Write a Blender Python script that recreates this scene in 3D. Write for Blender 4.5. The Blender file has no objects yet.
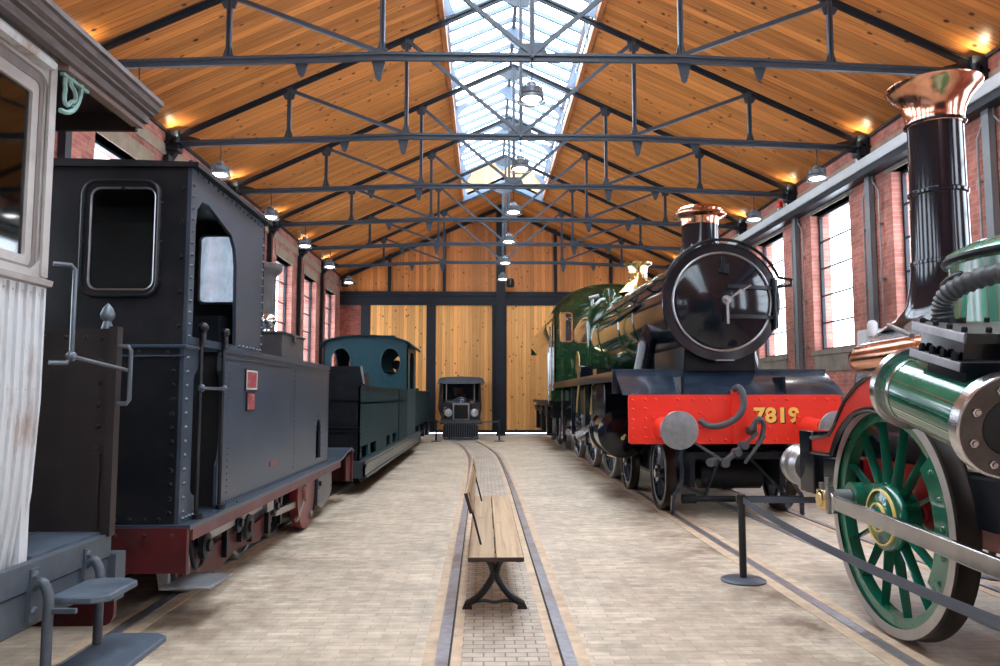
import bpy, bmesh, math, random
from mathutils import Vector, Matrix
from mathutils.geometry import tessellate_polygon
random.seed(7)
S = bpy.context.scene
COL = S.collection
PI = math.pi

# ------------------------------------------------------------------ camera
cd = bpy.data.cameras.new('camera'); cam = bpy.data.objects.new('camera', cd); COL.objects.link(cam)
cd.sensor_width = 36.0; cd.lens = 760.0 * 36.0 / 1000.0
cd.clip_start = 0.05; cd.clip_end = 400
YAW, PITCH = 0.0209776, 0.0827054
fwd = Vector((math.sin(YAW) * math.cos(PITCH), math.cos(YAW) * math.cos(PITCH), math.sin(PITCH)))
rgt = Vector((math.cos(YAW), -math.sin(YAW), 0)); upv = rgt.cross(fwd)
M = Matrix((rgt, upv, -fwd)).transposed().to_4x4(); M.translation = Vector((0, 0, 1.42))
cam.matrix_world = M
S.camera = cam

# ------------------------------------------------------------------ world, exposure, daylight
S.view_settings.view_transform = 'Standard'; S.view_settings.look = 'None'
S.view_settings.gamma = 1.0; S.view_settings.use_curve_mapping = False
S.view_settings.exposure = 0.0
SKY = 13.0
w = bpy.data.worlds.new('sky'); S.world = w; w.use_nodes = True
nt = w.node_tree; nt.nodes.clear()
bg = nt.nodes.new('ShaderNodeBackground'); wo = nt.nodes.new('ShaderNodeOutputWorld')
bg.inputs['Color'].default_value = (0.80, 0.90, 1.0, 1); bg.inputs['Strength'].default_value = SKY
nt.links.new(bg.outputs[0], wo.inputs[0])
def portal(loc, rot, sx, sy):
    l = bpy.data.lights.new('daylight_portal', 'AREA'); l.shape = 'RECTANGLE'; l.size = sx; l.size_y = sy
    l.cycles.is_portal = True
    o = bpy.data.objects.new('daylight_portal', l); o.location = loc; o.rotation_euler = rot; COL.objects.link(o)

# ------------------------------------------------------------------ mesh helpers
class MB:
    def __init__(s): s.v = []; s.f = []
    def add(s, vs, fs):
        n = len(s.v); s.v += [tuple(p) for p in vs]; s.f += [tuple(i + n for i in f) for f in fs]; return s
    def box(s, x0, x1, y0, y1, z0, z1):
        x0, x1 = min(x0, x1), max(x0, x1); y0, y1 = min(y0, y1), max(y0, y1); z0, z1 = min(z0, z1), max(z0, z1)
        return s.add([(x0,y0,z0),(x1,y0,z0),(x1,y1,z0),(x0,y1,z0),(x0,y0,z1),(x1,y0,z1),(x1,y1,z1),(x0,y1,z1)],
                     [(0,3,2,1),(4,5,6,7),(0,1,5,4),(1,2,6,5),(2,3,7,6),(3,0,4,7)])
    def bar(s, p, q, w_, h_, up=(0, 0, 1)):
        p, q = Vector(p), Vector(q); d = (q - p).normalized(); u = Vector(up)
        a = d.cross(u)
        if a.length < 1e-4: a = d.cross(Vector((1, 0, 0)))
        a.normalize(); b = a.cross(d).normalized()
        vs = []
        for c in (p, q):
            for i, j in ((-1,-1),(1,-1),(1,1),(-1,1)): vs.append(c + a * i * w_ / 2 + b * j * h_ / 2)
        return s.add(vs, [(0,1,2,3),(7,6,5,4),(0,4,5,1),(1,5,6,2),(2,6,7,3),(3,7,4,0)])
    def lathe(s, prof, o, ax=(0, 0, 1), n=24, a0=0, a1=2 * PI):
        o = Vector(o); ax = Vector(ax).normalized()
        u = ax.cross(Vector((0, 0, 1)))
        if u.length < 1e-3: u = Vector((1, 0, 0))
        u.normalize(); v = ax.cross(u)
        full = abs(a1 - a0 - 2 * PI) < 1e-6; m = n if full else n + 1
        rings = []; vs = []
        for r, t in prof:
            if r < 1e-6: rings.append([len(vs)]); vs.append(o + ax * t)
            else:
                rings.append(list(range(len(vs), len(vs) + m)))
                for i in range(m):
                    an = a0 + (a1 - a0) * i / n
                    vs.append(o + ax * t + (u * math.cos(an) + v * math.sin(an)) * r)
        fs = []
        for A, B in zip(rings, rings[1:]):
            for i in range(n):
                j = (i + 1) % m
                if len(A) == 1 and len(B) == 1: continue
                if len(A) == 1: fs.append((A[0], B[i], B[j]))
                elif len(B) == 1: fs.append((A[i], B[0], A[j]))
                else: fs.append((A[i], B[i], B[j], A[j]))
        return s.add(vs, fs)
    def cyl(s, p, q, r, r2=None, n=16):
        p, q = Vector(p), Vector(q); L = (q - p).length; r2 = r if r2 is None else r2
        return s.lathe([(0, 0), (r, 0), (r2, L), (0, L)], p, q - p, n)
    def tube(s, pts, r, n=8, closed=False):
        pts = [Vector(p) for p in pts]; N = len(pts); rr = r if isinstance(r, (list, tuple)) else [r] * N
        vs = []; prev = None
        for i, p in enumerate(pts):
            if closed: t = (pts[(i + 1) % N] - pts[i - 1])
            else: t = pts[min(i + 1, N - 1)] - pts[max(i - 1, 0)]
            t.normalize()
            if prev is None:
                a = t.cross(Vector((0, 0, 1)))
                if a.length < 1e-3: a = t.cross(Vector((1, 0, 0)))
            else:
                a = prev - t * prev.dot(t)
            a.normalize(); prev = a; b = t.cross(a)
            for k in range(n):
                an = 2 * PI * k / n; vs.append(p + (a * math.cos(an) + b * math.sin(an)) * rr[i])
        fs = []
        for i in range(N if closed else N - 1):
            A = i * n; B = ((i + 1) % N) * n
            for k in range(n):
                l = (k + 1) % n; fs.append((A + k, A + l, B + l, B + k))
        if not closed: fs += [tuple(range(n))[::-1], tuple((N - 1) * n + k for k in range(n))]
        return s.add(vs, fs)
    def sph(s, c, r, n=14, m=8):
        return s.lathe([(r * math.sin(PI * i / m), -r * math.cos(PI * i / m)) for i in range(m + 1)], c, (0, 0, 1), n)
    def prism(s, outer, plane, lo, hi, holes=()):
        mp = {'yz': lambda u, v, t: (t, u, v), 'xz': lambda u, v, t: (u, t, v), 'xy': lambda u, v, t: (u, v, t)}[plane]
        loops = [list(outer)] + [list(h) for h in holes]
        flat = [p for l in loops for p in l]
        tris = tessellate_polygon([[Vector((p[0], p[1], 0)) for p in l] for l in loops])
        n = len(flat)
        vs = [mp(p[0], p[1], lo) for p in flat] + [mp(p[0], p[1], hi) for p in flat]
        fs = [tuple(t) for t in tris] + [tuple(i + n for i in reversed(t)) for t in tris]
        k = 0
        for l in loops:
            m = len(l)
            for i in range(m):
                j = (i + 1) % m; fs.append((k + i, k + j, k + j + n, k + i + n))
            k += m
        return s.add(vs, fs)
    def rivets(s, pts, nrm, r=.012, h=None):
        nrm = Vector(nrm).normalized(); h = h or r * .7
        u = nrm.cross(Vector((0, 0, 1)))
        if u.length < 1e-3: u = Vector((1, 0, 0))
        u.normalize(); v = nrm.cross(u)
        for p in pts:
            p = Vector(p)
            vs = [p + (u * math.cos(k * PI / 3) + v * math.sin(k * PI / 3)) * r for k in range(6)]
            vs += [p + nrm * h * .75 + (u * math.cos(k * PI / 3) + v * math.sin(k * PI / 3)) * r * .65 for k in range(6)]
            vs.append(p + nrm * h)
            s.add(vs, [(k, (k + 1) % 6, 6 + (k + 1) % 6, 6 + k) for k in range(6)] + [(6 + k, 6 + (k + 1) % 6, 12) for k in range(6)])
        return s
def line(p, q, n):
    p, q = Vector(p), Vector(q); return [p.lerp(q, i / (n - 1)) for i in range(n)]
def rrect(x0, x1, y0, y1, r, n=4):
    out = []
    for cx, cy, a in ((x1 - r, y0 + r, -PI/2), (x1 - r, y1 - r, 0), (x0 + r, y1 - r, PI/2), (x0 + r, y0 + r, PI)):
        for i in range(n + 1):
            t = a + PI/2 * i / n; out.append((cx + r * math.cos(t), cy + r * math.sin(t)))
    return out
def circ(cx, cy, r, n=20, a0=0, a1=None, rx=1):
    if a1 is None: return [(cx + r * rx * math.cos(2*PI*i/n), cy + r * math.sin(2*PI*i/n)) for i in range(n)]
    return [(cx + r * rx * math.cos(a0 + (a1-a0)*i/n), cy + r * math.sin(a0 + (a1-a0)*i/n)) for i in range(n + 1)]
def spline(pts, k=6):
    P = [Vector(p) for p in pts]; out = []
    for i in range(len(P) - 1):
        p0 = P[max(i-1, 0)]; p1 = P[i]; p2 = P[i+1]; p3 = P[min(i+2, len(P)-1)]
        for j in range(k):
            t = j / k
            out.append(.5 * ((2*p1) + (p2-p0)*t + (2*p0-5*p1+4*p2-p3)*t*t + (-p0+3*p1-3*p2+p3)*t**3))
    out.append(P[-1]); return out

WL = {}
def part(name, mb, mat, parent=None, bevel=0, label=None, ang=38):
    me = bpy.data.meshes.new(name)
    off = WL.get(parent.name, Vector((0, 0, 0))) if parent else Vector((0, 0, 0))
    me.from_pydata([tuple(Vector(p) - off) for p in mb.v], [], mb.f)
    bm = bmesh.new(); bm.from_mesh(me); bmesh.ops.recalc_face_normals(bm, faces=bm.faces); bm.to_mesh(me); bm.free()
    me.materials.append(mat)
    for p in me.polygons: p.use_smooth = True
    me.set_sharp_from_angle(angle=math.radians(ang))
    o = bpy.data.objects.new(name, me); COL.objects.link(o)
    if parent: o.parent = parent
    WL[o.name] = off
    if bevel:
        b = o.modifiers.new('bevel', 'BEVEL'); b.width = bevel; b.segments = 2; b.limit_method = 'ANGLE'; b.angle_limit = math.radians(40)
        b.harden_normals = False
    if label: o['label'] = label
    return o
def thing(name, loc, label, cat, group=None):
    o = bpy.data.objects.new(name, None); COL.objects.link(o); o.location = loc; o.empty_display_size = .2
    WL[o.name] = Vector(loc); o['label'] = label; o['category'] = cat
    if group: o['group'] = group
    return o
def tag(o, label, cat, group=None):
    o['label'] = label; o['category'] = cat
    if group: o['group'] = group
    return o
def struct(name, mb, mat, parent=None, **k):
    o = part(name, mb, mat, parent, **k)
    if parent is None: o['kind'] = 'structure'
    return o
def copy_tree(o, parent=None):
    c = o.copy(); COL.objects.link(c)
    if parent: c.parent = parent
    for ch in list(o.children): copy_tree(ch, c)
    return c

# ------------------------------------------------------------------ materials
def newmat(name):
    m = bpy.data.materials.new(name); m.use_nodes = True
    n = m.node_tree; b = n.nodes['Principled BSDF']; return m, n, b
def nd(n, t, **k):
    x = n.nodes.new(t)
    for a, v in k.items():
        if a in x.inputs: x.inputs[a].default_value = v
        else: setattr(x, a, v)
    return x
def c4(c): return (c[0], c[1], c[2], 1)
def scl(c, k): return tuple(min(1, x * k) for x in c)
def paint(name, col, rough=.4, metal=0, var=.25, sc=6, coat=0, bump=0, dirt=None, damt=.5, dsc=3, rvar=.15, aniso=0, stretch=None, spec=.5):
    m, n, b = newmat(name); L = n.links.new
    tc = nd(n, 'ShaderNodeTexCoord'); mp = nd(n, 'ShaderNodeMapping')
    if stretch: mp.inputs['Scale'].default_value = stretch
    L(tc.outputs['Object'], mp.inputs[0])
    nz = nd(n, 'ShaderNodeTexNoise', Scale=sc, Detail=5.0, Roughness=.6); L(mp.outputs[0], nz.inputs['Vector'])
    r = nd(n, 'ShaderNodeValToRGB'); r.color_ramp.elements[0].position = .3; r.color_ramp.elements[1].position = .7
    r.color_ramp.elements[0].color = c4(scl(col, 1 - var)); r.color_ramp.elements[1].color = c4(scl(col, 1 + var))
    L(nz.outputs['Fac'], r.inputs[0]); out = r.outputs[0]
    if dirt:
        n2 = nd(n, 'ShaderNodeTexNoise', Scale=dsc, Detail=7.0, Roughness=.65); L(mp.outputs[0], n2.inputs['Vector'])
        r2 = nd(n, 'ShaderNodeValToRGB'); r2.color_ramp.elements[0].position = .5; r2.color_ramp.elements[1].position = .66
        L(n2.outputs['Fac'], r2.inputs[0])
        mu = nd(n, 'ShaderNodeMath', operation='MULTIPLY'); mu.inputs[1].default_value = damt; L(r2.outputs[0], mu.inputs[0])
        mx = nd(n, 'ShaderNodeMix', data_type='RGBA'); L(mu.outputs[0], mx.inputs[0]); L(out, mx.inputs[6]); mx.inputs[7].default_value = c4(dirt)
        out = mx.outputs[2]
    L(out, b.inputs['Base Color'])
    mr = nd(n, 'ShaderNodeMapRange'); mr.inputs['To Min'].default_value = max(.02, rough - rvar * rough); mr.inputs['To Max'].default_value = rough + rvar * rough
    L(nz.outputs['Fac'], mr.inputs[0]); L(mr.outputs[0], b.inputs['Roughness'])
    b.inputs['Metallic'].default_value = metal; b.inputs['Coat Weight'].default_value = coat; b.inputs['Coat Roughness'].default_value = .06
    b.inputs['Specular IOR Level'].default_value = spec
    if bump:
        bp = nd(n, 'ShaderNodeBump', Strength=bump, Distance=.01); L(nz.outputs['Fac'], bp.inputs['Height']); L(bp.outputs[0], b.inputs['Normal'])
    return m
def emit(name, col, st):
    m, n, b = newmat(name); b.inputs['Base Color'].default_value = c4(col); b.inputs['Emission Color'].default_value = c4(col)
    b.inputs['Emission Strength'].default_value = st; return m
def glass(name, tint=(.9, .95, 1), rough=.03, refl=1.0, reflection_haze=0):
    m, n, b = newmat(name); L = n.links.new; n.nodes.remove(b)
    t = nd(n, 'ShaderNodeBsdfTransparent'); t.inputs[0].default_value = c4(tint)
    g = nd(n, 'ShaderNodeBsdfGlossy', Roughness=rough); lw = nd(n, 'ShaderNodeLayerWeight', Blend=.5)
    pw = nd(n, 'ShaderNodeMath', operation='POWER'); pw.inputs[1].default_value = 4.0; L(lw.outputs['Facing'], pw.inputs[0])
    ma = nd(n, 'ShaderNodeMath', operation='MULTIPLY_ADD'); L(pw.outputs[0], ma.inputs[0]); ma.inputs[1].default_value = .9; ma.inputs[2].default_value = .05
    mu = nd(n, 'ShaderNodeMath', operation='MULTIPLY'); mu.use_clamp = True; mu.inputs[1].default_value = refl; L(ma.outputs[0], mu.inputs[0])
    mx = nd(n, 'ShaderNodeMixShader'); L(mu.outputs[0], mx.inputs[0]); L(t.outputs[0], mx.inputs[1]); L(g.outputs[0], mx.inputs[2])
    if reflection_haze:  # pale translucent mix, a painted haze in place of reflections
        df = nd(n, 'ShaderNodeBsdfTranslucent'); df.inputs[0].default_value = (.75, .85, .92, 1); m2 = nd(n, 'ShaderNodeMixShader'); nz = nd(n, 'ShaderNodeTexNoise', Scale=5.0, Detail=4.0)
        mm = nd(n, 'ShaderNodeMath', operation='MULTIPLY'); mm.inputs[1].default_value = reflection_haze * 2; L(nz.outputs['Fac'], mm.inputs[0]); L(mm.outputs[0], m2.inputs[0]); L(mx.outputs[0], m2.inputs[1]); L(df.outputs[0], m2.inputs[2]); mx = m2
    L(mx.outputs[0], n.nodes['Material Output'].inputs[0]); return m
def planks(name, across, along, wd, ca, cb, cdark, rough=.4, knot=1.0, seamw=.03, coat=0):
    """across/along: vectors picking plank axis (object space)."""
    m, n, b = newmat(name); L = n.links.new
    tc = nd(n, 'ShaderNodeTexCoord')
    def dot(v):
        d = nd(n, 'ShaderNodeVectorMath', operation='DOT_PRODUCT'); L(tc.outputs['Object'], d.inputs[0]); d.inputs[1].default_value = v; return d.outputs['Value']
    def mth(op, a, bb=None, c=None):
        x = nd(n, 'ShaderNodeMath', operation=op)
        for i, q in enumerate((a, bb, c)):
            if q is None: continue
            if isinstance(q, (int, float)): x.inputs[i].default_value = q
            else: L(q, x.inputs[i])
        return x.outputs[0]
    u = dot(across); v = dot(along)
    us = mth('DIVIDE', u, wd); idx = mth('FLOOR', us); fr = mth('FRACT', us)
    wn = nd(n, 'ShaderNodeTexWhiteNoise', noise_dimensions='1D'); L(idx, wn.inputs['W'])
    off = mth('MULTIPLY', wn.outputs['Value'], 37.0)
    cb1 = nd(n, 'ShaderNodeCombineXYZ'); L(mth('MULTIPLY', us, 3.0), cb1.inputs[0]); L(mth('ADD', mth('MULTIPLY', v, .42), off), cb1.inputs[1]); L(off, cb1.inputs[2])
    g = nd(n, 'ShaderNodeTexNoise', Scale=2.2, Detail=6.0, Roughness=.62, Distortion=.5); L(cb1.outputs[0], g.inputs['Vector'])
    r = nd(n, 'ShaderNodeValToRGB'); e = r.color_ramp.elements
    e[0].position = .28; e[0].color = c4(cdark); e[1].position = .72; e[1].color = c4(ca); x = e.new(.47); x.color = c4(cb)
    L(g.outputs['Fac'], r.inputs[0])
    hs = nd(n, 'ShaderNodeHueSaturation'); L(r.outputs[0], hs.inputs['Color']); L(mth('ADD', mth('MULTIPLY', wn.outputs['Value'], .55), .72), hs.inputs['Value'])
    # knots
    cb2 = nd(n, 'ShaderNodeCombineXYZ'); L(mth('MULTIPLY', us, .75), cb2.inputs[0]); L(mth('ADD', mth('MULTIPLY', v, 4.2), off), cb2.inputs[1])
    vo = nd(n, 'ShaderNodeTexVoronoi', Scale=1.0, Randomness=1.0); L(cb2.outputs[0], vo.inputs['Vector'])
    rk = nd(n, 'ShaderNodeValToRGB'); rk.color_ramp.elements[0].position = .09; rk.color_ramp.elements[0].color = (1,1,1,1); rk.color_ramp.elements[1].position = .19; rk.color_ramp.elements[1].color = (0,0,0,1)
    L(vo.outputs['Distance'], rk.inputs[0])
    sp = nd(n, 'ShaderNodeSeparateColor'); L(vo.outputs['Color'], sp.inputs[0])
    km = mth('MULTIPLY', mth('MULTIPLY', rk.outputs[0], mth('GREATER_THAN', sp.outputs[0], .18)), knot)
    mx = nd(n, 'ShaderNodeMix', data_type='RGBA'); L(km, mx.inputs[0]); L(hs.outputs[0], mx.inputs[6]); mx.inputs[7].default_value = (.05, .018, .006, 1)
    # seams
    sm = mth('LESS_THAN', mth('MINIMUM', fr, mth('SUBTRACT', 1.0, fr)), seamw)
    mx2 = nd(n, 'ShaderNodeMix', data_type='RGBA'); L(mth('MULTIPLY', sm, .55), mx2.inputs[0]); L(mx.outputs[2], mx2.inputs[6]); mx2.inputs[7].default_value = (.09, .035, .012, 1)
    L(mx2.outputs[2], b.inputs['Base Color']); b.inputs['Roughness'].default_value = rough; b.inputs['Coat Weight'].default_value = coat; b.inputs['Coat Roughness'].default_value = .25
    return m
def bricks(name, ux, uy, bw, bh, c1, c2, mort, ms=.012, rough=.85, blotch=.35, bias=0, bump=.4, stain=None):
    m, n, b = newmat(name); L = n.links.new
    tc = nd(n, 'ShaderNodeTexCoord')
    def dot(v):
        d = nd(n, 'ShaderNodeVectorMath', operation='DOT_PRODUCT'); L(tc.outputs['Object'], d.inputs[0]); d.inputs[1].default_value = v; return d.outputs['Value']
    cb = nd(n, 'ShaderNodeCombineXYZ'); L(dot(ux), cb.inputs[0]); L(dot(uy), cb.inputs[1])
    bt = nd(n, 'ShaderNodeTexBrick'); L(cb.outputs[0], bt.inputs['Vector'])
    bt.inputs['Scale'].default_value = 1; bt.inputs['Brick Width'].default_value = bw; bt.inputs['Row Height'].default_value = bh
    bt.inputs['Mortar Size'].default_value = ms; bt.inputs['Mortar Smooth'].default_value = .3; bt.inputs['Bias'].default_value = bias
    bt.inputs['Color1'].default_value = c4(c1); bt.inputs['Color2'].default_value = c4(c2); bt.inputs['Mortar'].default_value = c4(mort)
    nz = nd(n, 'ShaderNodeTexNoise', Scale=1.1, Detail=6.0, Roughness=.65); L(tc.outputs['Object'], nz.inputs['Vector'])
    hs = nd(n, 'ShaderNodeHueSaturation'); L(bt.outputs['Color'], hs.inputs['Color'])
    mr = nd(n, 'ShaderNodeMapRange'); mr.inputs['From Min'].default_value = .3; mr.inputs['From Max'].default_value = .7
    mr.inputs['To Min'].default_value = 1 - blotch; mr.inputs['To Max'].default_value = 1 + blotch; L(nz.outputs['Fac'], mr.inputs[0]); L(mr.outputs[0], hs.inputs['Value'])
    out = hs.outputs[0]
    n3 = nd(n, 'ShaderNodeTexNoise', Scale=9.0, Detail=4.0); L(tc.outputs['Object'], n3.inputs['Vector'])
    mx = nd(n, 'ShaderNodeMix', data_type='RGBA', blend_type='OVERLAY'); mx.inputs[0].default_value = .5; L(out, mx.inputs[6]); L(n3.outputs['Fac'], mx.inputs[7]); out = mx.outputs[2]
    if stain: out = stain(n, tc, out)
    L(out, b.inputs['Base Color']); b.inputs['Roughness'].default_value = rough
    bp = nd(n, 'ShaderNodeBump', Strength=bump, Distance=.006); iv = nd(n, 'ShaderNodeMath', operation='SUBTRACT'); iv.inputs[0].default_value = 1; L(bt.outputs['Fac'], iv.inputs[1]); L(iv.outputs[0], bp.inputs['Height'])
    L(bp.outputs[0], b.inputs['Normal']); return m
def rust_floor(n, tc, out):
    """brown oil and rust marks on the floor along the big engine's near rail"""
    L = n.links.new
    sx = nd(n, 'ShaderNodeSeparateXYZ'); L(tc.outputs['Object'], sx.inputs[0])
    def band(c, wdt):
        a = nd(n, 'ShaderNodeMath', operation='SUBTRACT'); L(sx.outputs[0], a.inputs[0]); a.inputs[1].default_value = c
        a2 = nd(n, 'ShaderNodeMath', operation='ABSOLUTE'); L(a.outputs[0], a2.inputs[0])
        r = nd(n, 'ShaderNodeMapRange'); r.inputs['From Min'].default_value = wdt; r.inputs['From Max'].default_value = 0; L(a2.outputs[0], r.inputs[0]); return r.outputs[0]
    nz = nd(n, 'ShaderNodeTexNoise', Scale=1.3, Detail=6.0, Roughness=.7); L(tc.outputs['Object'], nz.inputs['Vector'])
    r2 = nd(n, 'ShaderNodeValToRGB'); r2.color_ramp.elements[0].position = .45; r2.color_ramp.elements[1].position = .62; L(nz.outputs['Fac'], r2.inputs[0])
    mb = nd(n, 'ShaderNodeMath', operation='MAXIMUM'); L(band(2.05, .75), mb.inputs[0]); L(band(-1.9, .7), mb.inputs[1])
    m1 = nd(n, 'ShaderNodeMath', operation='MULTIPLY'); L(mb.outputs[0], m1.inputs[0]); L(r2.outputs[0], m1.inputs[1])
    mx = nd(n, 'ShaderNodeMix', data_type='RGBA'); L(m1.outputs[0], mx.inputs[0]); L(out, mx.inputs[6]); mx.inputs[7].default_value = (.17, .115, .075, 1)
    return mx.outputs[2]

M_STEEL = paint('blue grey steel paint', (.036, .047, .062), .42, var=.12)
M_STEELD = paint('dark steel paint', (.012, .016, .022), .4, var=.15, spec=.3)
M_SKYL = paint('skylight steel paled by glow', (.10, .14, .195), .45, var=.08)  # pale blue grey, with the bloom of the sky put into the colour
M_GUT = paint('silver grey channel paint', (.60, .64, .66), .38, var=.06)
M_COLR = paint('grey column paint', (.17, .19, .205), .4, var=.08)
M_STONE = paint('buff stone', (.30, .235, .17), .85, var=.25, sc=4, bump=.3)
M_STONEG = paint('grey concrete lintel', (.235, .2, .165), .85, var=.28, sc=4, bump=.3)
M_GLASS = glass('window glass', (.97, .98, 1))
M_BRICKY = bricks('brick side wall', (0, 1, 0), (0, 0, 1), .225, .075, (.43, .16, .12), (.33, .105, .08), (.36, .235, .19), .006)
M_BRICKX = bricks('brick end wall', (1, 0, 0), (0, 0, 1), .225, .075, (.40, .10, .065), (.26, .06, .045), (.30, .2, .16), .006)
M_FLOOR = bricks('block paving', (1, 0, 0), (0, 1, 0), .2, .065, (.56, .475, .36), (.44, .36, .265), (.36, .285, .205), .003, rough=.5, blotch=.22, bump=.25, stain=rust_floor)
M_SETT = bricks('sett paving', (1, 0, 0), (0, 1, 0), .12, .07, (.48, .41, .325), (.38, .315, .245), (.2, .155, .115), .005, rough=.65, blotch=.16, bump=.3)
M_EDGE = bricks('rail edge blocks', (0, 1, 0), (1, 0, 0), .62, .3, (.56, .42, .29), (.50, .37, .25), (.3, .22, .15), .003, rough=.7, blotch=.12, bump=.1)
M_RAIL = paint('worn rail steel', (.36, .36, .39), .33, metal=.6, var=.25, sc=20, dirt=(.16, .085, .05), damt=.6, dsc=2)
M_GROOVE = paint('dark rail groove', (.028, .022, .018), .8)
CEIL_A, CEIL_B, CEIL_D = (.72, .295, .075), (.57, .20, .046), (.27, .072, .018)
M_CEIL = planks('ceiling planks', (0, 1, 0), (1, 0, 0), .17, CEIL_A, CEIL_B, CEIL_D, rough=.42, coat=.15)
M_WEND = planks('end wall boards', (1, 0, 0), (0, 0, 1), .14, (.86, .46, .15), (.78, .36, .10), (.60, .22, .05), rough=.5)
M_GABLE = planks('gable boards', (1, 0, 0), (0, 0, 1), .14, (.66, .27, .07), (.56, .20, .05), (.38, .115, .028), rough=.5)

# ------------------------------------------------------------------ the hall
XC, HW = .61, 5.865
XL, XR = XC - HW, XC + HW
Y0, Y1 = -9.0, 27.65
ZW = 5.79; OPW = 1.34; ZO = 7.86; SL = (ZO - ZW) / (HW - OPW); ZA = ZO + SL * OPW
TY = [9.42 + 3.0 * i for i in range(6)]
fl = MB(); fl.box(XL - .4, XR + .4, Y0 - 3, Y1 + .35, -.25, 0); struct('floor', fl, M_FLOOR)
# side walls with window openings
WZ0, WZ1, WHW = 2.3, 4.98, .8
wins = [c for c in (1.92 + 3.0 * k for k in range(-3, 9))]
def side_wall(name, x_in, x_out, sgn):
    holes = [[(c - WHW, WZ0), (c + WHW, WZ0), (c + WHW, WZ1), (c - WHW, WZ1)] for c in wins]
    mb = MB(); mb.prism([(Y0, 0), (Y1, 0), (Y1, ZW + .35), (Y0, ZW + .35)], 'yz', x_in, x_out, holes)
    struct(name, mb, M_BRICKY)
side_wall('wall_left', XL, XL - .38, -1); side_wall('wall_right', XR, XR + .38, 1)
wn = 0
for side, x, sg in (('left', XL, -1), ('right', XR, 1)):
    tr = MB(); tg = MB()
    for a, b in zip([Y0] + TYC if False else [Y0], [Y1]): tr.box(x - sg * .012, x + sg * .02, a, b, 5.36, 5.55)
    struct('trim_%d' % (1 if side == 'left' else 2), tr, M_STONE)
    for c in wins:
        wn += 1
        li = MB(); li.box(x - sg * .015, x + sg * .25, c - WHW - .16, c + WHW + .16, WZ1, WZ1 + .27)
        fr = MB(); gx = x + sg * .19; t = .045
        root = part('window_%d' % wn, fr.prism([(c - WHW, WZ0), (c + WHW, WZ0), (c + WHW, WZ1), (c - WHW, WZ1)], 'yz', gx - .03, gx + .03,
                    [[(c - WHW + t, WZ0 + t), (c + WHW - t, WZ0 + t), (c + WHW - t, WZ1 - t), (c - WHW + t, WZ1 - t)]]), M_STEELD)
        root['kind'] = 'structure'
        part('lintel', li, M_STONEG if side == 'right' else M_STONE, root)
        sb = MB(); sb.box(x - sg * .03, x + sg * .22, c - WHW - .1, c + WHW + .1, WZ0 - .1, WZ0); part('sill', sb, M_STONEG, root)
        if side == 'right':
            ap = MB(); ap.box(x - sg * .012, x + sg * .05, c - WHW - .02, c + WHW + .02, WZ0 - .42, WZ0 - .1); part('apron', ap, M_STONEG, root)
        g = MB()
        for k in range(1, 5): g.box(gx - .02, gx + .02, c - WHW + t, c + WHW - t, WZ0 + (WZ1 - WZ0) * k / 5 - .014, WZ0 + (WZ1 - WZ0) * k / 5 + .014)
        part('glazing_bars', g, M_STEELD, root)
        pn = MB(); pn.box(gx - .003, gx + .003, c - WHW + t, c + WHW - t, WZ0 + t, WZ1 - t); part('pane', pn, M_GLASS, root)
        portal((x + sg * .3, c, (WZ0 + WZ1) / 2), (0, PI / 2 * sg, 0), WZ1 - WZ0, 2 * WHW)
# end wall: brick returns, boards, steel frame and three tall board doors
we = MB(); we.box(XL - .38, XL + .88, Y1, Y1 + .35, 0, 5.0); we.box(XR - .88, XR + .38, Y1, Y1 + .35, 0, 5.0)
wall_end = struct('wall_back', we, M_BRICKX)
gb = MB(); gb.prism([(XL - .38, 5.0), (XR + .38, 5.0), (XR + .38, ZW), (XR, ZW), (XC, ZA + .1), (XL, ZW), (XL - .38, ZW)], 'xz', Y1 + .02, Y1 + .3)
part('gable_boarding', gb, M_GABLE, wall_end)
ps = MB()
for x in (-3.46, -1.46, 2.62, 4.66):
    zt = ZA - SL * abs(x - XC); ps.box(x - .06, x + .06, Y1 - .06, Y1 + .05, 5.1, zt)
part('gable_posts', ps, M_STEELD, wall_end)
hb = MB(); hb.box(XL, XR, Y1 - .09, Y1 + .1, 5.06, 5.22); hb.box(XL, XR, Y1 - .05, Y1 + .1, 4.8, 5.06); hb.box(XL, XR, Y1 - .09, Y1 + .1, 4.72, 4.8)
part('head_beam', hb, M_STEELD, wall_end)
cp = MB(); cp.box(XC - .13, XC + .12, Y1 - .2, Y1 + .05, 0, ZA - .05); cp.box(XC - .17, XC + .16, Y1 - .21, Y1 - .19, 0, ZA - .1)
part('centre_column', cp, M_STEELD, wall_end)
pr = MB(); pr.bar((XL, Y1 - .03, ZW - .12), (XC, Y1 - .03, ZA - .12), .1, .12); pr.bar((XR, Y1 - .03, ZW - .12), (XC, Y1 - .03, ZA - .12), .1, .12)
part('gable_rafter', pr, M_STEELD, wall_end)
dx = [(-4.48, -1.93), (-1.93, XC), (XC, 3.15), (3.15, 5.70)]
for i, (a, b) in enumerate(dx):
    ad = .33 if i == 0 else (.17 if i != 2 else .21); bd = .17 if i not in (1, 3) else (.32 if i == 1 else .33)
    f = MB(); f.prism([(a, .1), (b, .1), (b, 4.78), (a, 4.78)], 'xz', Y1 - .05, Y1 + .06, [[(a + ad, .2), (b - bd, .2), (b - bd, 4.72), (a + ad, 4.72)]])
    d = part('door_%d' % (i + 1), f, M_STEELD); d['kind'] = 'structure'
    p = MB(); p.box(a + ad - .02, b - bd + .02, Y1 - .01, Y1 + .04, .18, 4.74); part('board_panel', p, M_WEND, d)
th = MB(); th.box(-4.48, 5.7, Y1 - .06, Y1 + .12, 0, .075); struct('trim_3', th, paint('pale threshold', (.62, .66, .7), .5, var=.05))
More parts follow.
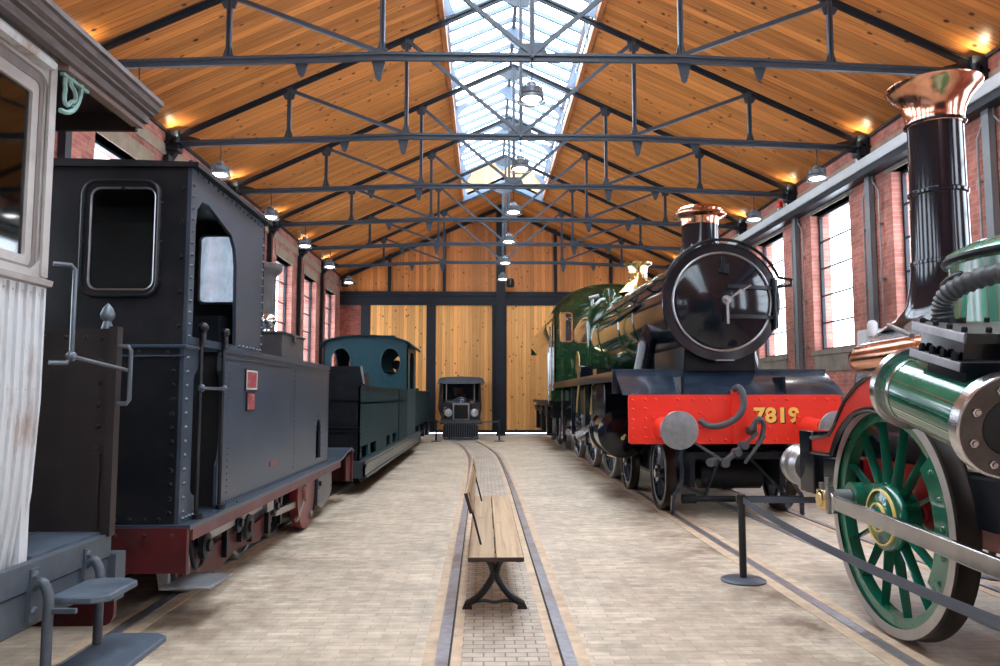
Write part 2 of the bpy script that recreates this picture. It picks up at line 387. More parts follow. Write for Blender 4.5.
# ceiling
ce = MB()
for sg in (-1, 1):
    e = XC + sg * HW; o = XC + sg * OPW
    vs = [(e + sg * .4, Y0, ZW - SL * .4), (o, Y0, ZO), (o, Y1 + .3, ZO), (e + sg * .4, Y1 + .3, ZW - SL * .4)]
    ce.add(vs + [(x, y, z + .12) for x, y, z in vs], [(0,1,2,3),(7,6,5,4),(0,4,5,1),(1,5,6,2),(2,6,7,3),(3,7,4,0)])
    vs = [(o, 24.45, ZO), (XC, 24.45, ZA), (XC, Y1 + .3, ZA), (o, Y1 + .3, ZO)]
    ce.add(vs + [(x, y, z + .12) for x, y, z in vs], [(0,1,2,3),(7,6,5,4),(0,4,5,1),(1,5,6,2),(2,6,7,3),(3,7,4,0)])
struct('ceiling', ce, M_CEIL)
cn = MB()
for sg in (-1, 1): cn.bar((XC + sg * (HW - .02), Y0, ZW - .02), (XC + sg * (HW - .02), Y1, ZW - .02), .04, .05)
struct('trim_4', cn, M_STEELD)
# gate end behind the camera: brick wall with tall boarded doors
wf = MB(); wf.prism([(XL - .4, 0), (XR + .4, 0), (XR + .4, ZW), (XC, ZA + .2), (XL - .4, ZW)], 'xz', Y0 - .35, Y0)
wfo = struct('wall_front', wf, M_BRICKX)
gd = MB(); gd.box(-3.8, 5.0, Y0, Y0 + .06, 0, 4.8); part('gate_boards', gd, M_STEELD, wfo)

# skylight (raised monitor with glazed roof)
ZE = 8.62; ZT = ZE + SL * OPW * .95
SKF, SKN = 24.42, Y0
root = part('window_40', MB().box(XC - OPW - .03, XC - OPW + .05, SKN, SKF, ZO - .06, ZO + .06).box(XC + OPW - .05, XC + OPW + .03, SKN, SKF, ZO - .06, ZO + .06), paint('opening edge wood', (.42, .15, .05), .6))
root['kind'] = 'structure'
eb = MB()
for sg in (-1, 1):
    eb.box(XC + sg * OPW - .04, XC + sg * OPW + .04, SKN, SKF, ZE - .06, ZE + .03)
    eb.box(XC + sg * OPW - .02, XC + sg * OPW + .02, SKN, SKF, ZO + .36, ZO + .39)
    y = 24.42
    while y > SKN:
        eb.bar((XC + sg * OPW, y, ZO), (XC + sg * OPW, y, ZE), .06, .06); y -= 1.5
eb.bar((XC, SKN, ZT), (XC, SKF, ZT), .07, .14)
part('frame', eb, M_SKYL, root)
gbars = MB(); y = 24.12; k = 0
while y > SKN:
    main = abs((y - 9.42) / 3 - round((y - 9.42) / 3)) < .02
    for sg in (-1, 1): gbars.bar((XC + sg * OPW, y, ZE), (XC, y, ZT), .06, .08)
    y -= .6
part('glazing_bars', gbars, M_SKYL, root)
bk = MB(); y = 24.42
while y > SKN:
    for sg in (-1, 1):
        x = XC + sg * OPW
        bk.prism([(x - sg * .02, ZO - .05), (x - sg * .22, ZO + .02), (x - sg * .05, ZO + .5)], 'xz', y - .01, y + .01)
        bk.prism([(x - sg * .02, ZE), (x - sg * .3, ZE + .1), (x - sg * .3, ZE + .02), (x - sg * .04, ZE - .3)], 'xz', y - .01, y + .01)
    bk.prism([(XC - .28, ZT - .18), (XC, ZT - .42), (XC + .28, ZT - .18), (XC, ZT)], 'xz', y - .01, y + .01)
    y -= 3.0
part('bracket', bk, M_SKYL, root)
gp = MB()
for sg in (-1, 1):
    x = XC + sg * OPW
    gp.add([(x, SKN, ZE + .02), (x, SKF, ZE + .02), (XC, SKF, ZT + .06), (XC, SKN, ZT + .06)], [(0, 1, 2, 3)])
    gp.add([(x, SKN, ZO), (x, SKF, ZO), (x, SKF, ZE), (x, SKN, ZE)], [(0, 1, 2, 3)])
    portal((XC + sg * OPW / 2, (SKN + SKF) / 2, (ZE + ZT) / 2 + .15), (0, sg * math.atan(SL * .95), 0), OPW * 1.1, SKF - SKN)
part('pane', gp, M_GLASS, root)
eg = MB(); eg.prism([(XC - OPW, ZO - .02), (XC, ZA - .02), (XC + OPW, ZO - .02), (XC + OPW, ZE), (XC, ZT), (XC - OPW, ZE)], 'xz', SKF + .03, SKF + .1)
part('end_boarding', eg, planks('skylight end boards', (1, 0, 0), (0, 0, 1), .14, (.8, .5, .22), (.72, .42, .16), (.6, .3, .1), rough=.5), root)
ef = MB()
for sg in (-1, 1): ef.bar((XC + sg * OPW, SKF, ZO - .06), (XC, SKF, ZA - .06), .1, .14)
part('end_trimmer', ef, M_SKYL, root)

# ------------------------------------------------------------------ roof trusses
NX = [1.92, 3.87]; HZ = 5.77; CAM_ = .165
def tz(d): return HZ - CAM_ * max(0, (d - 1.92)) / (HW - 1.92)
def rz(d): return ZA - SL * d - .13
def make_truss(y):
    t = thing('roof_truss', (XC, y, 5.6), 'x', 'roof truss', 'steel roof trusses across the hall')
    J = HW - .16
    tb = MB(); pts = [(XC - J, y, tz(J)), (XC - 1.92, y, HZ), (XC + 1.92, y, HZ), (XC + J, y, tz(J))]
    for a, b in zip(pts, pts[1:]):
        tb.bar(a, b, .11, .035); tb.bar(Vector(a) - Vector((0,0,.035)), Vector(b) - Vector((0,0,.035)), .05, .085)
    part('tie_beam', tb, M_STEEL, t)
    for sg in (-1, 1):
        r = MB(); a = (XC + sg * J, y, rz(J)); b = (XC, y, rz(0)); r.bar(a, b, .085, .03); r.bar(Vector(a) - Vector((0,0,.04)), Vector(b) - Vector((0,0,.04)), .03, .07)
        part('rafter', r, M_STEELD, t)
    def post(x, z0, z1, wd=.06):
        p = MB(); p.bar((x - .022, y, z0), (x - .022, y, z1), .018, wd, (0, 1, 0)); p.bar((x + .022, y, z0), (x + .022, y, z1), .018, wd, (0, 1, 0)); p.bar((x, y, z0), (x, y, z1), .05, .014, (0, 1, 0))
        part('post', p, M_STEEL, t)
    post(XC, HZ, rz(0))
    for sg in (-1, 1):
        for d in NX: post(XC + sg * d, tz(d), rz(d))
        for (d0, d1) in ((0, 1.92), (1.92, 3.87)):
            s_ = MB(); s_.bar((XC + sg * d0, y, tz(d0) + .02), (XC + sg * d1, y, rz(d1) - .05), .05, .055)
            part('strut', s_, M_STEEL, t)
        # gussets: rafter nodes, tie nodes with pointed pendants, wall shoe
        for d in NX:
            g = MB(); x = XC + sg * d; z = rz(d) - .02
            g.prism([(x - .16, z + .04 + sg * .073), (x + .16, z + .04 - sg * .073), (x + .07, z - .19), (x - .07, z - .19)], 'xz', y - .012, y + .012)
            part('gusset_plate', g, M_STEEL, t)
            g = MB(); z = tz(d); g.prism([(x - .085, z - .02), (x + .085, z - .02), (x + .035, z + .16), (x - .035, z + .16)], 'xz', y - .012, y + .012)
            g.rivets([(x, y - .03, z + .0), (x - .05, y - .012, z + .06), (x + .05, y - .012, z + .06)], (0, -1, 0), .018)
            part('gusset_plate', g, M_STEEL, t)
        for d, L_ in ((1.97, .3), (2.95, .22)):
            x = XC + sg * d; z = tz(d); g = MB()
            g.prism([(x - .1, z - .02), (x + .1, z - .02), (x + .035, z - L_), (x, z - L_ - .03), (x - .035, z - L_)], 'xz', y + .03, y + .05)
            g.rivets([(x, y + .03, z - L_ * .8)], (0, -1, 0), .02)
            part('pendant_plate', g, M_STEEL, t)
        x = XC + sg * (HW - .11); z = tz(J)
        g = MB(); g.box(x - .1, x + .1, y - .11, y + .11, z - .16, rz(J) + .05); g.box(x - .15, x + .15, y - .13, y + .13, z - .05, z - .01)
        g.prism([(x - sg * .1, z - .1), (x - sg * .42, z - .04), (x - sg * .42, z + .06), (x - sg * .1, rz(J) + .02)], 'xz', y - .02, y + .02)
        g.cyl((x, y - .18, z + .02), (x, y + .18, z + .02), .04, n=8)
        g.prism([(x + sg * .1, z - .16), (x - sg * .06, z - .16), (x + sg * .1, z - .42)], 'xz', y - .06, y + .06)
        part('wall_shoe', g, M_STEELD, t)
    g = MB(); g.prism([(XC - .22, HZ - .01), (XC + .22, HZ - .01), (XC + .13, HZ + .17), (XC - .13, HZ + .17)], 'xz', y - .012, y + .012)
    g.rivets([(XC, y - .05, HZ - .03)], (0, -1, 0), .03)
    part('gusset_plate', g, M_STEEL, t)
    g = MB(); g.prism([(XC - .35, rz(0) - .2), (XC, rz(0)), (XC + .35, rz(0) - .2), (XC + .1, rz(0) - .32), (XC - .1, rz(0) - .32)], 'xz', y - .012, y + .012)
    part('gusset_plate', g, M_STEEL, t)
    return t
tr0 = make_truss(TY[0])
order = ['nearest one, crossing the top of the view', 'second from the front', 'third from the front', 'fourth from the front', 'fifth from the front', 'farthest, closest to the boarded gable']
for i, y in enumerate(TY):
    t = tr0 if i == 0 else copy_tree(tr0)
    t.location = (XC, y, 5.6); t['label'] = 'blue grey steel roof truss, ' + order[i]

# columns, conduits and silver channel
for side, x, sg, mt in (('left', XL, -1, M_STEELD), ('right', XR, 1, M_COLR)):
    for i, y in enumerate(TY):
        c = thing('wall_column', (x, y - .1, 0), '%s steel column on the %s brick wall under the %s roof truss' % ('slim dark' if sg < 0 else 'slim grey', side, ('nearest', 'second', 'third', 'fourth', 'fifth', 'farthest')[i]), 'column', 'steel columns along the %s wall' % side)
        m = MB(); m.box(x - sg * .1, x - sg * .02, y - .19, y - .07, 0, 5.35); m.box(x - sg * .11, x - sg * .1, y - .2, y - .06, 0, 5.35)
        part('shaft', m, mt, c)
        if sg > 0:
            for dy, rr in ((.22, .016), (-.3, .013)):
                q = MB(); q.tube([(x - .05, y - .1 + dy * (.4), 5.1), (x - .05, y - .1 + dy * .4, 4.95), (x - .05, y - .1 + dy, 4.75), (x - .05, y - .1 + dy, 1.2)], rr, 8)
                for z in (4.2, 3.3, 2.4): q.box(x - .075, x - .0, y - .1 + dy - .03, y - .1 + dy + .03, z - .015, z + .015)
                part('conduit', q, paint('conduit grey', (.25, .25, .26), .4, metal=.4) if 'conduit grey' not in bpy.data.materials else bpy.data.materials['conduit grey'], c)
ch = thing('channel_beam', (XR - .2, 9, 5.04), 'long silver grey steel channel running along the right brick wall above the windows', 'beam')
m = MB(); m.box(XR - .26, XR - .235, Y0, Y1, 5.17, 5.32); m.box(XR - .26, XR - .1, Y0, Y1, 5.155, 5.175)
part('web', m, M_GUT, ch)
m = MB(); m.box(XR - .23, XR - .02, Y0, Y1, 5.05, 5.15)
part('lower_flange', m, M_STEELD, ch)
m = MB()
for y in TY: m.box(XR - .13, XR - .02, y - .02, y + .16, 5.3, 5.55)
part('bracket', m, M_GUT, ch)

# pendant lamps
M_LENS = emit('lamp lens', (1, .98, .94), 14)
M_LAMPB = paint('lamp housing', (.12, .135, .15), .4, metal=.3)
def make_lamp():
    t = thing('pendant_lamp', (0, 0, 0), 'x', 'lamp', 'pendant lamps under the trusses')
    part('wire', MB().tube([(0, 0, .2), (0.01, 0, .35), (0, 0, .53)], .009, 6), M_STEELD, t)
    h = MB(); h.lathe([(0, .2), (.06, .2), (.07, .16), (.1, .14), (.135, .12), (.135, .05), (.12, .04), (.16, .02), (.165, -.01), (.13, -.012), (.0, -.0)], (0, 0, 0), n=20)
    for k in range(14):
        a = 2 * PI * k / 14; h.bar((.13 * math.cos(a), .13 * math.sin(a), .05), (.13 * math.cos(a), .13 * math.sin(a), .13), .012, .03, (math.cos(a), math.sin(a), 0))
    part('housing', h, M_LAMPB, t)
    part('lens', MB().lathe([(0, -.035), (.09, -.03), (.125, -.013)], (0, 0, 0), n=20), M_LENS, t)
    r = MB(); r.tube([(.17 * math.cos(a), .17 * math.sin(a), -.04) for a in [PI * k / 10 for k in range(11)]], .012, 6); part('bracket', r, M_LAMPB, t)
    l = bpy.data.lights.new('lamp', 'SPOT'); l.energy = 16; l.spot_size = 2.4; l.color = (1, .95, .88); l.shadow_soft_size = .1
    lo = bpy.data.objects.new('lamp_light', l); lo.location = (0, 0, -.06); COL.objects.link(lo); lo.parent = t
    return t
lp = make_lamp(); first = True
nth = ['nearest', 'second', 'third', 'fourth', 'fifth', 'farthest']
for row, x in (('left', -4.38), ('middle', .6), ('right', 5.6)):
    for i, y in enumerate(TY):
        t = lp if first else copy_tree(lp); first = False
        t.location = (x, y, tz(abs(x - XC)) - .53 - .03)
        t['label'] = 'round grey pendant lamp hanging %s, under the %s roof truss' % ({'left': 'along the left wall', 'middle': 'down the middle of the hall', 'right': 'along the right wall'}[row], nth[i])
# uplighters at the truss feet
M_UP = emit('uplighter lens', (1, .86, .6), 10)
u0 = thing('uplighter', (0, 0, 0), 'x', 'lamp', 'small uplighters at the truss ends')
part('housing', MB().lathe([(0, 0), (.05, 0), (.06, .09), (.045, .09)], (0, 0, 0), n=14), M_STEELD, u0)
part('lens', MB().lathe([(0, .085), (.045, .085)], (0, 0, 0), n=14), M_UP, u0)
l = bpy.data.lights.new('uplight', 'SPOT'); l.energy = 16; l.spot_size = 2.3; l.spot_blend = .8; l.color = (1, .84, .58); l.shadow_soft_size = .04
lo = bpy.data.objects.new('uplight', l); lo.location = (0, 0, .1); lo.rotation_euler = (PI, 0, 0); COL.objects.link(lo); lo.parent = u0
first = True
for sg in (-1, 1):
    for i, y in enumerate(TY):
        t = u0 if first else copy_tree(u0); first = False
        t.location = (XC + sg * (HW - .2), y - .14, 5.56)
        t['label'] = 'small glowing uplighter at the %s end of the %s roof truss' % ('left' if sg < 0 else 'right', nth[i])

# ------------------------------------------------------------------ rails let into the floor
def strip(mb, pts, off0, off1, z0, z1):
    """ribbon following pts (x,y), between lateral offsets, as a solid"""
    vs = []
    for i, (x, y) in enumerate(pts):
        a = Vector(pts[max(i - 1, 0)]); b = Vector(pts[min(i + 1, len(pts) - 1)]); d = (b - a).normalized(); nrm = Vector((d.y, -d.x))
        for o in (off0, off1):
            for z in (z0, z1): vs.append((x + nrm.x * o, y + nrm.y * o, z))
    fs = []
    for i in range(len(pts) - 1):
        k = 4 * i; fs += [(k + 1, k + 3, k + 7, k + 5), (k, k + 4, k + 6, k + 2), (k, k + 1, k + 5, k + 4), (k + 2, k + 6, k + 7, k + 3)]
    fs += [(0, 2, 3, 1), tuple(4 * (len(pts) - 1) + j for j in (0, 1, 3, 2))]
    mb.add(vs, fs)
def track(pts, label, sg_pairs, edge=True, third=None, rw=.07, ew=.13):
    t = thing('rail_track', (pts[0][0], pts[0][1], 0), label, 'railway track', 'railway tracks sunk in the floor')
    g = sg_pairs
    if edge:
        e = MB()
        for s in (-g, g): strip(e, pts, s - ew, s + ew, -.01, .004)
        part('edge_blocks', e, M_EDGE, t)
    for s, inn in ((-g, 1), (g, -1)):
        r = MB(); strip(r, pts, s - rw / 2, s + rw / 2, -.02, .012); part('rail', r, M_RAIL, t)
        q = MB(); strip(q, pts, s + inn * (rw / 2), s + inn * (rw / 2 + .012), -.01, .0065); part('groove', q, M_GROOVE, t)
    if third is not None:
        r = MB(); strip(r, pts, third - .03, third + .03, -.02, .012); part('rail', r, M_RAIL, t)
        q = MB(); strip(q, pts, third + .03, third + .055, -.01, .0065); part('groove', q, M_GROOVE, t)
    return t
sp = lambda P_, k=8: [(p.x, p.y) for p in spline([Vector((a, b, 0)) for a, b in P_], k)]
mid = sp([(.12, Y0), (.12, 0), (.12, 4.1), (.11, 8), (.10, 11.9), (.07, 15), (-.01, 18.2), (-.2, 20.8), (-.54, 23.7), (-.8, 25.2), (-1.3, Y1)])
track(mid, 'narrow railway track under the bench, curving left towards the small rail car', .345, rw=.07, ew=.105)
track([(3.02, Y0), (3.02, 9), (3.0, Y1)], 'railway track under the green express engine along the right side', .745, third=.13)
track([(-2.95, Y0), (-2.95, 9), (-2.95, Y1)], 'railway track under the black tank engine along the left side', .745, third=.1)
st = MB(); strip(st, mid, -.24, .24, -.01, .0035); o = struct('trim_5', st, M_SETT)

# ------------------------------------------------------------------ shared railway parts
def wheel(parent, c, R, sx, n, mc, mt, width=.125, hub=.13, cw=None, crank=None, spw=.05, label=None, phase=0.1):
    c = Vector(c); ax = (-sx, 0, 0)            # axis pointing inward
    m = MB()
    m.lathe([(R - .05, .012), (R - .05, width - .02), (R - .12, width - .03), (R - .12, .02), (R - .05, .012)], c, ax, 56)
    m.lathe([(0, -.035), (hub * .5, -.035), (hub * .55, -.015), (hub * .95, -.01), (hub, .01), (hub, width), (0, width)], c, ax, 28)
    for k in range(n):
        a = 2 * PI * k / n + phase; d = Vector((0, math.cos(a), math.sin(a))); u = Vector((0, -math.sin(a), math.cos(a)))
        w0, w1 = spw * .75, spw * .5; t0, t1 = .012, .03
        vs = []
        for r, ww, tt in ((hub * .8, w0, .005), ((hub + R) / 2 - .06, (w0 + w1) / 2, .02), (R - .1, w1, .03)):
            base = c + d * r
            for (a_, b_) in ((-ww, tt + .03), (0, tt), (ww, tt + .03), (ww * .7, width * .62), (-ww * .7, width * .62)):
                vs.append(base + u * a_ + Vector((-sx * b_, 0, 0)))
        fs = []
        for s_ in (0, 5):
            for j in range(5): fs.append((s_ + j, s_ + (j + 1) % 5, s_ + 5 + (j + 1) % 5, s_ + 5 + j))
        m.add(vs, fs)
    w_ = part('wheel', m, mc, parent, label=label)
    part('tyre', MB().lathe([(R - .052, .0), (R - .012, 0), (R, .012), (R, width - .035), (R + .008, width - .022), (R + .008, width), (R - .052, width), (R - .052, 0)], c, ax, 72), mt, w_)
    if cw is not None:
        a0, a1 = cw; q = MB(); pts = [(c.y + (R - .06) * math.cos(t), c.z + (R - .06) * math.sin(t)) for t in [a0 + (a1 - a0) * i / 14 for i in range(15)]]
        i0 = [(c.y + (R * .72) * math.cos(t), c.z + (R * .72) * math.sin(t)) for t in [a1 - (a1 - a0) * i / 6 for i in range(7)]]
        q.prism(pts + i0, 'yz', c.x - sx * .0, c.x - sx * .03)
        q.rivets([(c.x, c.y + R * .84 * math.cos(t), c.z + R * .84 * math.sin(t)) for t in [a0 + (a1 - a0) * (i + .5) / 5 for i in range(5)]], (sx, 0, 0), .02)
        part('counterweight', q, mc, w_)
    return w_
def text_mesh(body, size, loc, rot, mat, parent, name='lettering', ext=.002, off=.012, sx=1):
    cu = bpy.data.curves.new('txt', 'FONT'); cu.body = body; cu.size = size; cu.extrude = ext; cu.offset = off; cu.align_x = 'CENTER'; cu.align_y = 'CENTER'; cu.space_character = 1.05
    tmp = bpy.data.objects.new('txt', cu); COL.objects.link(tmp)
    dg = bpy.context.evaluated_depsgraph_get(); me = bpy.data.meshes.new_from_object(tmp.evaluated_get(dg))
    bpy.data.objects.remove(tmp)
    me.transform(Matrix.Diagonal((sx, 1, 1, 1)))
    me.materials.clear(); me.materials.append(mat)
    o = bpy.data.objects.new(name, me); COL.objects.link(o)
    off_ = WL.get(parent.name, Vector((0, 0, 0))); o.parent = parent; o.location = Vector(loc) - off_; o.rotation_euler = rot
    WL[o.name] = off_
    return o

P_BLK = paint('gloss black enamel', (.005, .007, .011), .12, var=.2, coat=.05, spec=.42)
P_BLKS = paint('satin black', (.008, .010, .013), .36, var=.3, dirt=(.02, .02, .02), damt=.3, spec=.18)
P_BLUB = paint('blue black plate', (.012, .021, .036), .24, var=.3, coat=.35, dirt=(.05, .07, .1), damt=.25, dsc=6)
P_GREY = paint('grey buffer steel', (.26, .27, .28), .42, metal=.6, var=.2, sc=14)
P_BRT = paint('bright steel', (.55, .56, .57), .22, metal=1, var=.15, sc=12)
P_BRTD = paint('dull steel', (.33, .33, .34), .35, metal=.9, var=.2, sc=10)
P_RED = paint('signal red', (.78, .035, .018), .3, var=.06, coat=.3)
P_GRN = paint('deep engine green', (.012, .045, .018), .1, var=.2, coat=.9)
P_COPP = paint('polished copper', (.85, .42, .27), .16, metal=1, var=.22, sc=5, dirt=(.28, .12, .08), damt=.75, dsc=4)
P_BRASS = paint('polished brass', (.85, .66, .33), .18, metal=1, var=.12)
P_TYRE = paint('oiled tyre', (.022, .017, .015), .3, metal=.5, var=.3, sc=10)
P_GOLD = paint('gold leaf lettering', (.85, .52, .10), .45, var=.1)
P_HOSE = paint('grey rubber hose', (.05, .055, .062), .55, var=.15)
P_DARK = paint('flat black and doorway shade', (.006, .006, .007), .7)  # flat black for dark parts; on the tank end it paints shade

# ------------------------------------------------------------------ big green express engine
CE = 2.98
E = thing('steam_locomotive', (CE, 9.3, 0), 'green and black steam engine with red buffer beam numbered 7819 and round black smokebox door', 'locomotive')
SY, SZ, SR = 9.42, 2.60, .72
# boiler
m = MB(); m.lathe([(0, 11.46), (SR + .005, 11.46), (SR + .01, 11.5), (SR + .02, 12.6), (SR + .035, 12.61), (SR + .035, 12.66), (SR + .025, 12.67), (.80, 14.4), (.815, 14.41), (.815, 14.46), (.80, 14.47), (.84, 15.35), (0, 15.35)], (CE, 0, SZ - .0), (0, 1, 0), 56)
boil = part('boiler', m, P_GRN, E)
m = MB(); sec = [(CE - .86, 1.75), (CE - .9, 2.9), (CE - .83, 3.2), (CE - .62, 3.4), (CE - .3, 3.48), (CE + .3, 3.48), (CE + .62, 3.4), (CE + .83, 3.2), (CE + .9, 2.9), (CE + .86, 1.75)]
m.prism(sec, 'xz', 15.3, 17.7); part('firebox', m, P_GRN, E, bevel=.05)
m = MB()
m.lathe([(0, 0), (.745, 0), (.748, .02), (.748, .06), (.725, .065), (.722, 2.03), (.735, 2.04), (.735, 2.08), (0, 2.08)], (CE, SY, SZ), (0, 1, 0), 64)
m.rivets([(CE + .725 * math.cos(a), SY + y, SZ + .725 * math.sin(a)) for y in (.1, 2.0) for a in [PI * (.55 + .9 * k / 34) for k in range(35)]], (-1, 0, .2), .012)
m.rivets([(CE + .69 * math.cos(a), SY, SZ + .69 * math.sin(a)) for a in [2 * PI * k / 44 for k in range(44)]], (0, -1, 0), .0095)
part('smokebox', m, P_BLK, E)
m = MB(); R1 = .60
prof = [(R1 + .02, 0), (R1 + .02, -.025), (R1, -.03)]
for i in range(1, 13):
    t = i / 12; prof.append((R1 * math.cos(t * PI / 2) if i < 12 else 0, -.03 - .13 * math.sin(t * PI / 2)))
prof = [(R1 + .02, 0), (R1 + .02, -.022)] + [(R1 * (1 - i / 14), -.022 - .14 * (1 - (1 - i / 14) ** 2)) for i in range(15)]
door = part('smokebox_door', MB().lathe(prof, (CE, SY, SZ), (0, 1, 0), 72), P_BLK, E)
part('door_ring', MB().tube([(CE + (R1 + .018) * math.cos(a), SY - .02, SZ + (R1 + .018) * math.sin(a)) for a in [2 * PI * k / 64 for k in range(64)]], .016, 8, True), P_BRTD, door)
m = MB()
for z, s_ in ((SZ + .17, 0), (SZ - .2, 0)):
    pts = []
    for i in range(9):
        x = .03 + i * .6 / 8; rr = math.hypot(x, z - SZ) / R1; yy = SY - .022 - .14 * max(0, (1 - rr * rr)) - .018
        pts.append(Vector((CE + x, yy, z)))
    for a, b in zip(pts, pts[1:]): m.bar(a, b, .02, .045 if s_ == 0 else .05)
    m.cyl((CE + .655, SY - .05, z - .06), (CE + .655, SY - .05, z + .06), .028, n=10)
m.cyl((CE + .655, SY - .05, SZ - .36), (CE + .655, SY - .05, SZ + .3), .017, n=10)
m.box(CE + .64, CE + .70, SY - .04, SY - .01, SZ - .34, SZ + .28)
part('hinge', m, P_BLKS, door)
m = MB(); cy = SY - .165; m.cyl((CE, cy, SZ), (CE, cy - .05, SZ), .055, n=18); m.cyl((CE, cy - .05, SZ), (CE, cy - .12, SZ), .028, n=12)
m.bar((CE, cy - .07, SZ), (CE + .0, cy - .075, SZ - .3), .028, .02); m.bar((CE, cy - .1, SZ), (CE + .28, cy - .11, SZ + .17), .016, .028, (0, 1, 0))
m.bar((CE, cy - .085, SZ), (CE + .17, cy - .09, SZ + .12), .016, .025, (0, 1, 0))
part('dart_handle', m, P_BRTD, door)
m = MB(); m.box(CE - .02, CE + .02, SY - .11, SY - .09, SZ + .38, SZ + .56); m.box(CE - .06, CE + .06, SY - .14, SY - .08, SZ + .36, SZ + .4); m.box(CE - .01, CE + .06, SY - .15, SY - .14, SZ + .34, SZ + .46)
part('lamp_iron', m, P_BLKS, door)
# step on the ring bottom
m = MB(); m.box(CE - .1, CE + .12, SY - .08, SY, SZ - .745, SZ - .73); part('footstep', m, P_BRTD, E)
# chimney
CY = 10.3; ct = SZ + SR - .10
m = MB(); m.lathe([(.50, -.22), (.42, -.08), (.33, .04), (.29, .14), (.26, .24), (.247, .30), (.246, .58), (0, .58)], (CE, CY, ct), n=40)
# saddle flare conform
chim = part('chimney', m, P_BLK, E)
part('copper_cap', MB().lathe([(.246, .54), (.252, .55), (.254, .60), (.27, .64), (.31, .66), (.35, .672), (.36, .69), (.345, .71), (.30, .725), (.31, .75), (.28, .79), (.22, .80), (.2, .78), (.2, .5)], (CE, CY, ct), n=44), P_COPP, chim)
part('safety_valve_bonnet', MB().lathe([(.40, -.10), (.3, 0), (.22, .08), (.185, .18), (.18, .34), (.2, .42), (.27, .46), (.28, .485), (.25, .5), (.16, .5), (.15, .42), (0, .42)], (CE, 14.55, SZ + .90), n=40), P_BRASS, E)
m = MB(); m.lathe([(0, .0), (.13, 0), (.13, .22), (.1, .3), (0, .32)], (CE - .42, 15.4, 3.3), n=16); part('top_feed_casing', m, P_GRN, E)
m = MB(); m.tube(spline([(CE - .1, 17.3, 3.4), (CE - .1, 17.2, 3.75), (CE - .12, 17.2, 3.8)], 4), .03); m.cyl((CE - .55, 16.9, 3.3), (CE - .55, 16.9, 3.62), .035); m.cyl((CE - .62, 16.9, 3.6), (CE - .4, 16.9, 3.66), .05)
part('whistle', m, P_BRTD, E)
# handrails
m = MB(); RR = .80
left = [(CE - RR * .98, 17.4, SZ + .28), (CE - RR * .98, 14.5, SZ + .28), (CE - RR * .95, 11.8, SZ + .28), (CE - RR * .93, 10.0, SZ + .29), (CE - .80, 9.62, SZ + .28), (CE - .73, 9.42, SZ + .28)]
arc = [(CE + .76 * math.cos(a), 9.36, SZ + .02 + .76 * math.sin(a)) for a in [PI * (.88 - .76 * k / 20) for k in range(21)]]
right = [(CE + .86, 9.34, SZ + .27), (CE + .97, 9.6, SZ + .24), (CE + .8, 9.9, SZ + .24), (CE + .80, 12, SZ + .28), (CE + .80, 17, SZ + .28)]
m.tube(spline(left, 4) + arc + right, .02, 8)
for y in (10.2, 11.4, 12.8, 14.3, 15.8): m.cyl((CE - RR * .8, y, SZ + .2), (CE - RR * .97, y, SZ + .285), .018, n=8)
part('handrail', m, P_BLKS, E)
m = MB(); m.tube(spline([(CE - .76, 17.5, SZ + .1), (CE - .78, 15, SZ + .05), (CE - .75, 12.0, SZ + .1), (CE - .74, 10.9, SZ + .15)], 4), .03); m.tube([(CE - .4, 17.4, 3.5), (CE - .6, 15.6, 3.42), (CE - .55, 15.2, 3.2)], .02)
part('pipework', m, P_BLK, E)
# steam pipes to cylinders
for sg in (-1, 1):
    m = MB(); m.tube(spline([(CE + sg * .60, 10.6, SZ - .22), (CE + sg * .68, 10.6, SZ - .4), (CE + sg * .72, 10.6, SZ - .62), (CE + sg * .78, 10.6, 1.7)], 5), [.125] * 16, 18)
    part('steam_pipe', m, P_BLK, E)
m = MB(); m.box(CE - .46, CE + .46, 9.55, 11.2, 1.72, 2.1); m.prism([(CE - .46, 2.1), (CE + .46, 2.1), (CE + .56, 2.25), (CE - .56, 2.25)], 'xz', 9.55, 11.2)
part('saddle', m, P_BLKS, E, bevel=.02)
# running plate
m = MB(); m.box(CE - 1.36, CE + 1.36, 9.62, 17.7, 1.70, 1.73); m.box(CE - 1.36, CE - 1.33, 9.62, 17.7, 1.60, 1.70); m.box(CE + 1.33, CE + 1.36, 9.62, 17.7, 1.60, 1.70)
m.box(CE - 1.2, CE - .9, 12.0, 12.4, 1.73, 1.85)
run = part('running_plate', m, P_BLK, E)
m = MB(); m.prism([(9.02, 1.43), (9.06, 1.43), (9.2, 1.52), (9.64, 1.74), (9.60, 1.745), (9.17, 1.535)], 'yz', CE - 1.33, CE + 1.33)
m.box(CE - 1.36, CE + 1.36, 9.58, 9.62, 1.45, 1.76)
nx = 26
m.rivets(line((CE - 1.3, 9.58, 1.715), (CE + 1.3, 9.58, 1.715), nx), (0, -1, 0), .014); m.rivets(line((CE - 1.3, 9.58, 1.53), (CE + 1.3, 9.58, 1.53), nx), (0, -1, 0), .012)
for x in (-.8, -.05, .75): m.box(CE + x - .012, CE + x + .012, 9.565, 9.58, 1.46, 1.75)
for x in (-1.1, -.9, .3, 1.05): m.box(CE + x - .015, CE + x + .015, 9.45, 9.5, 1.52, 1.66)
m.cyl((CE - .35, 9.52, 1.67), (CE + .1, 9.52, 1.67), .03); m.box(CE - .3, CE + .05, 9.5, 9.56, 1.6, 1.64)
part('front_plate', m, P_BLUB, E)
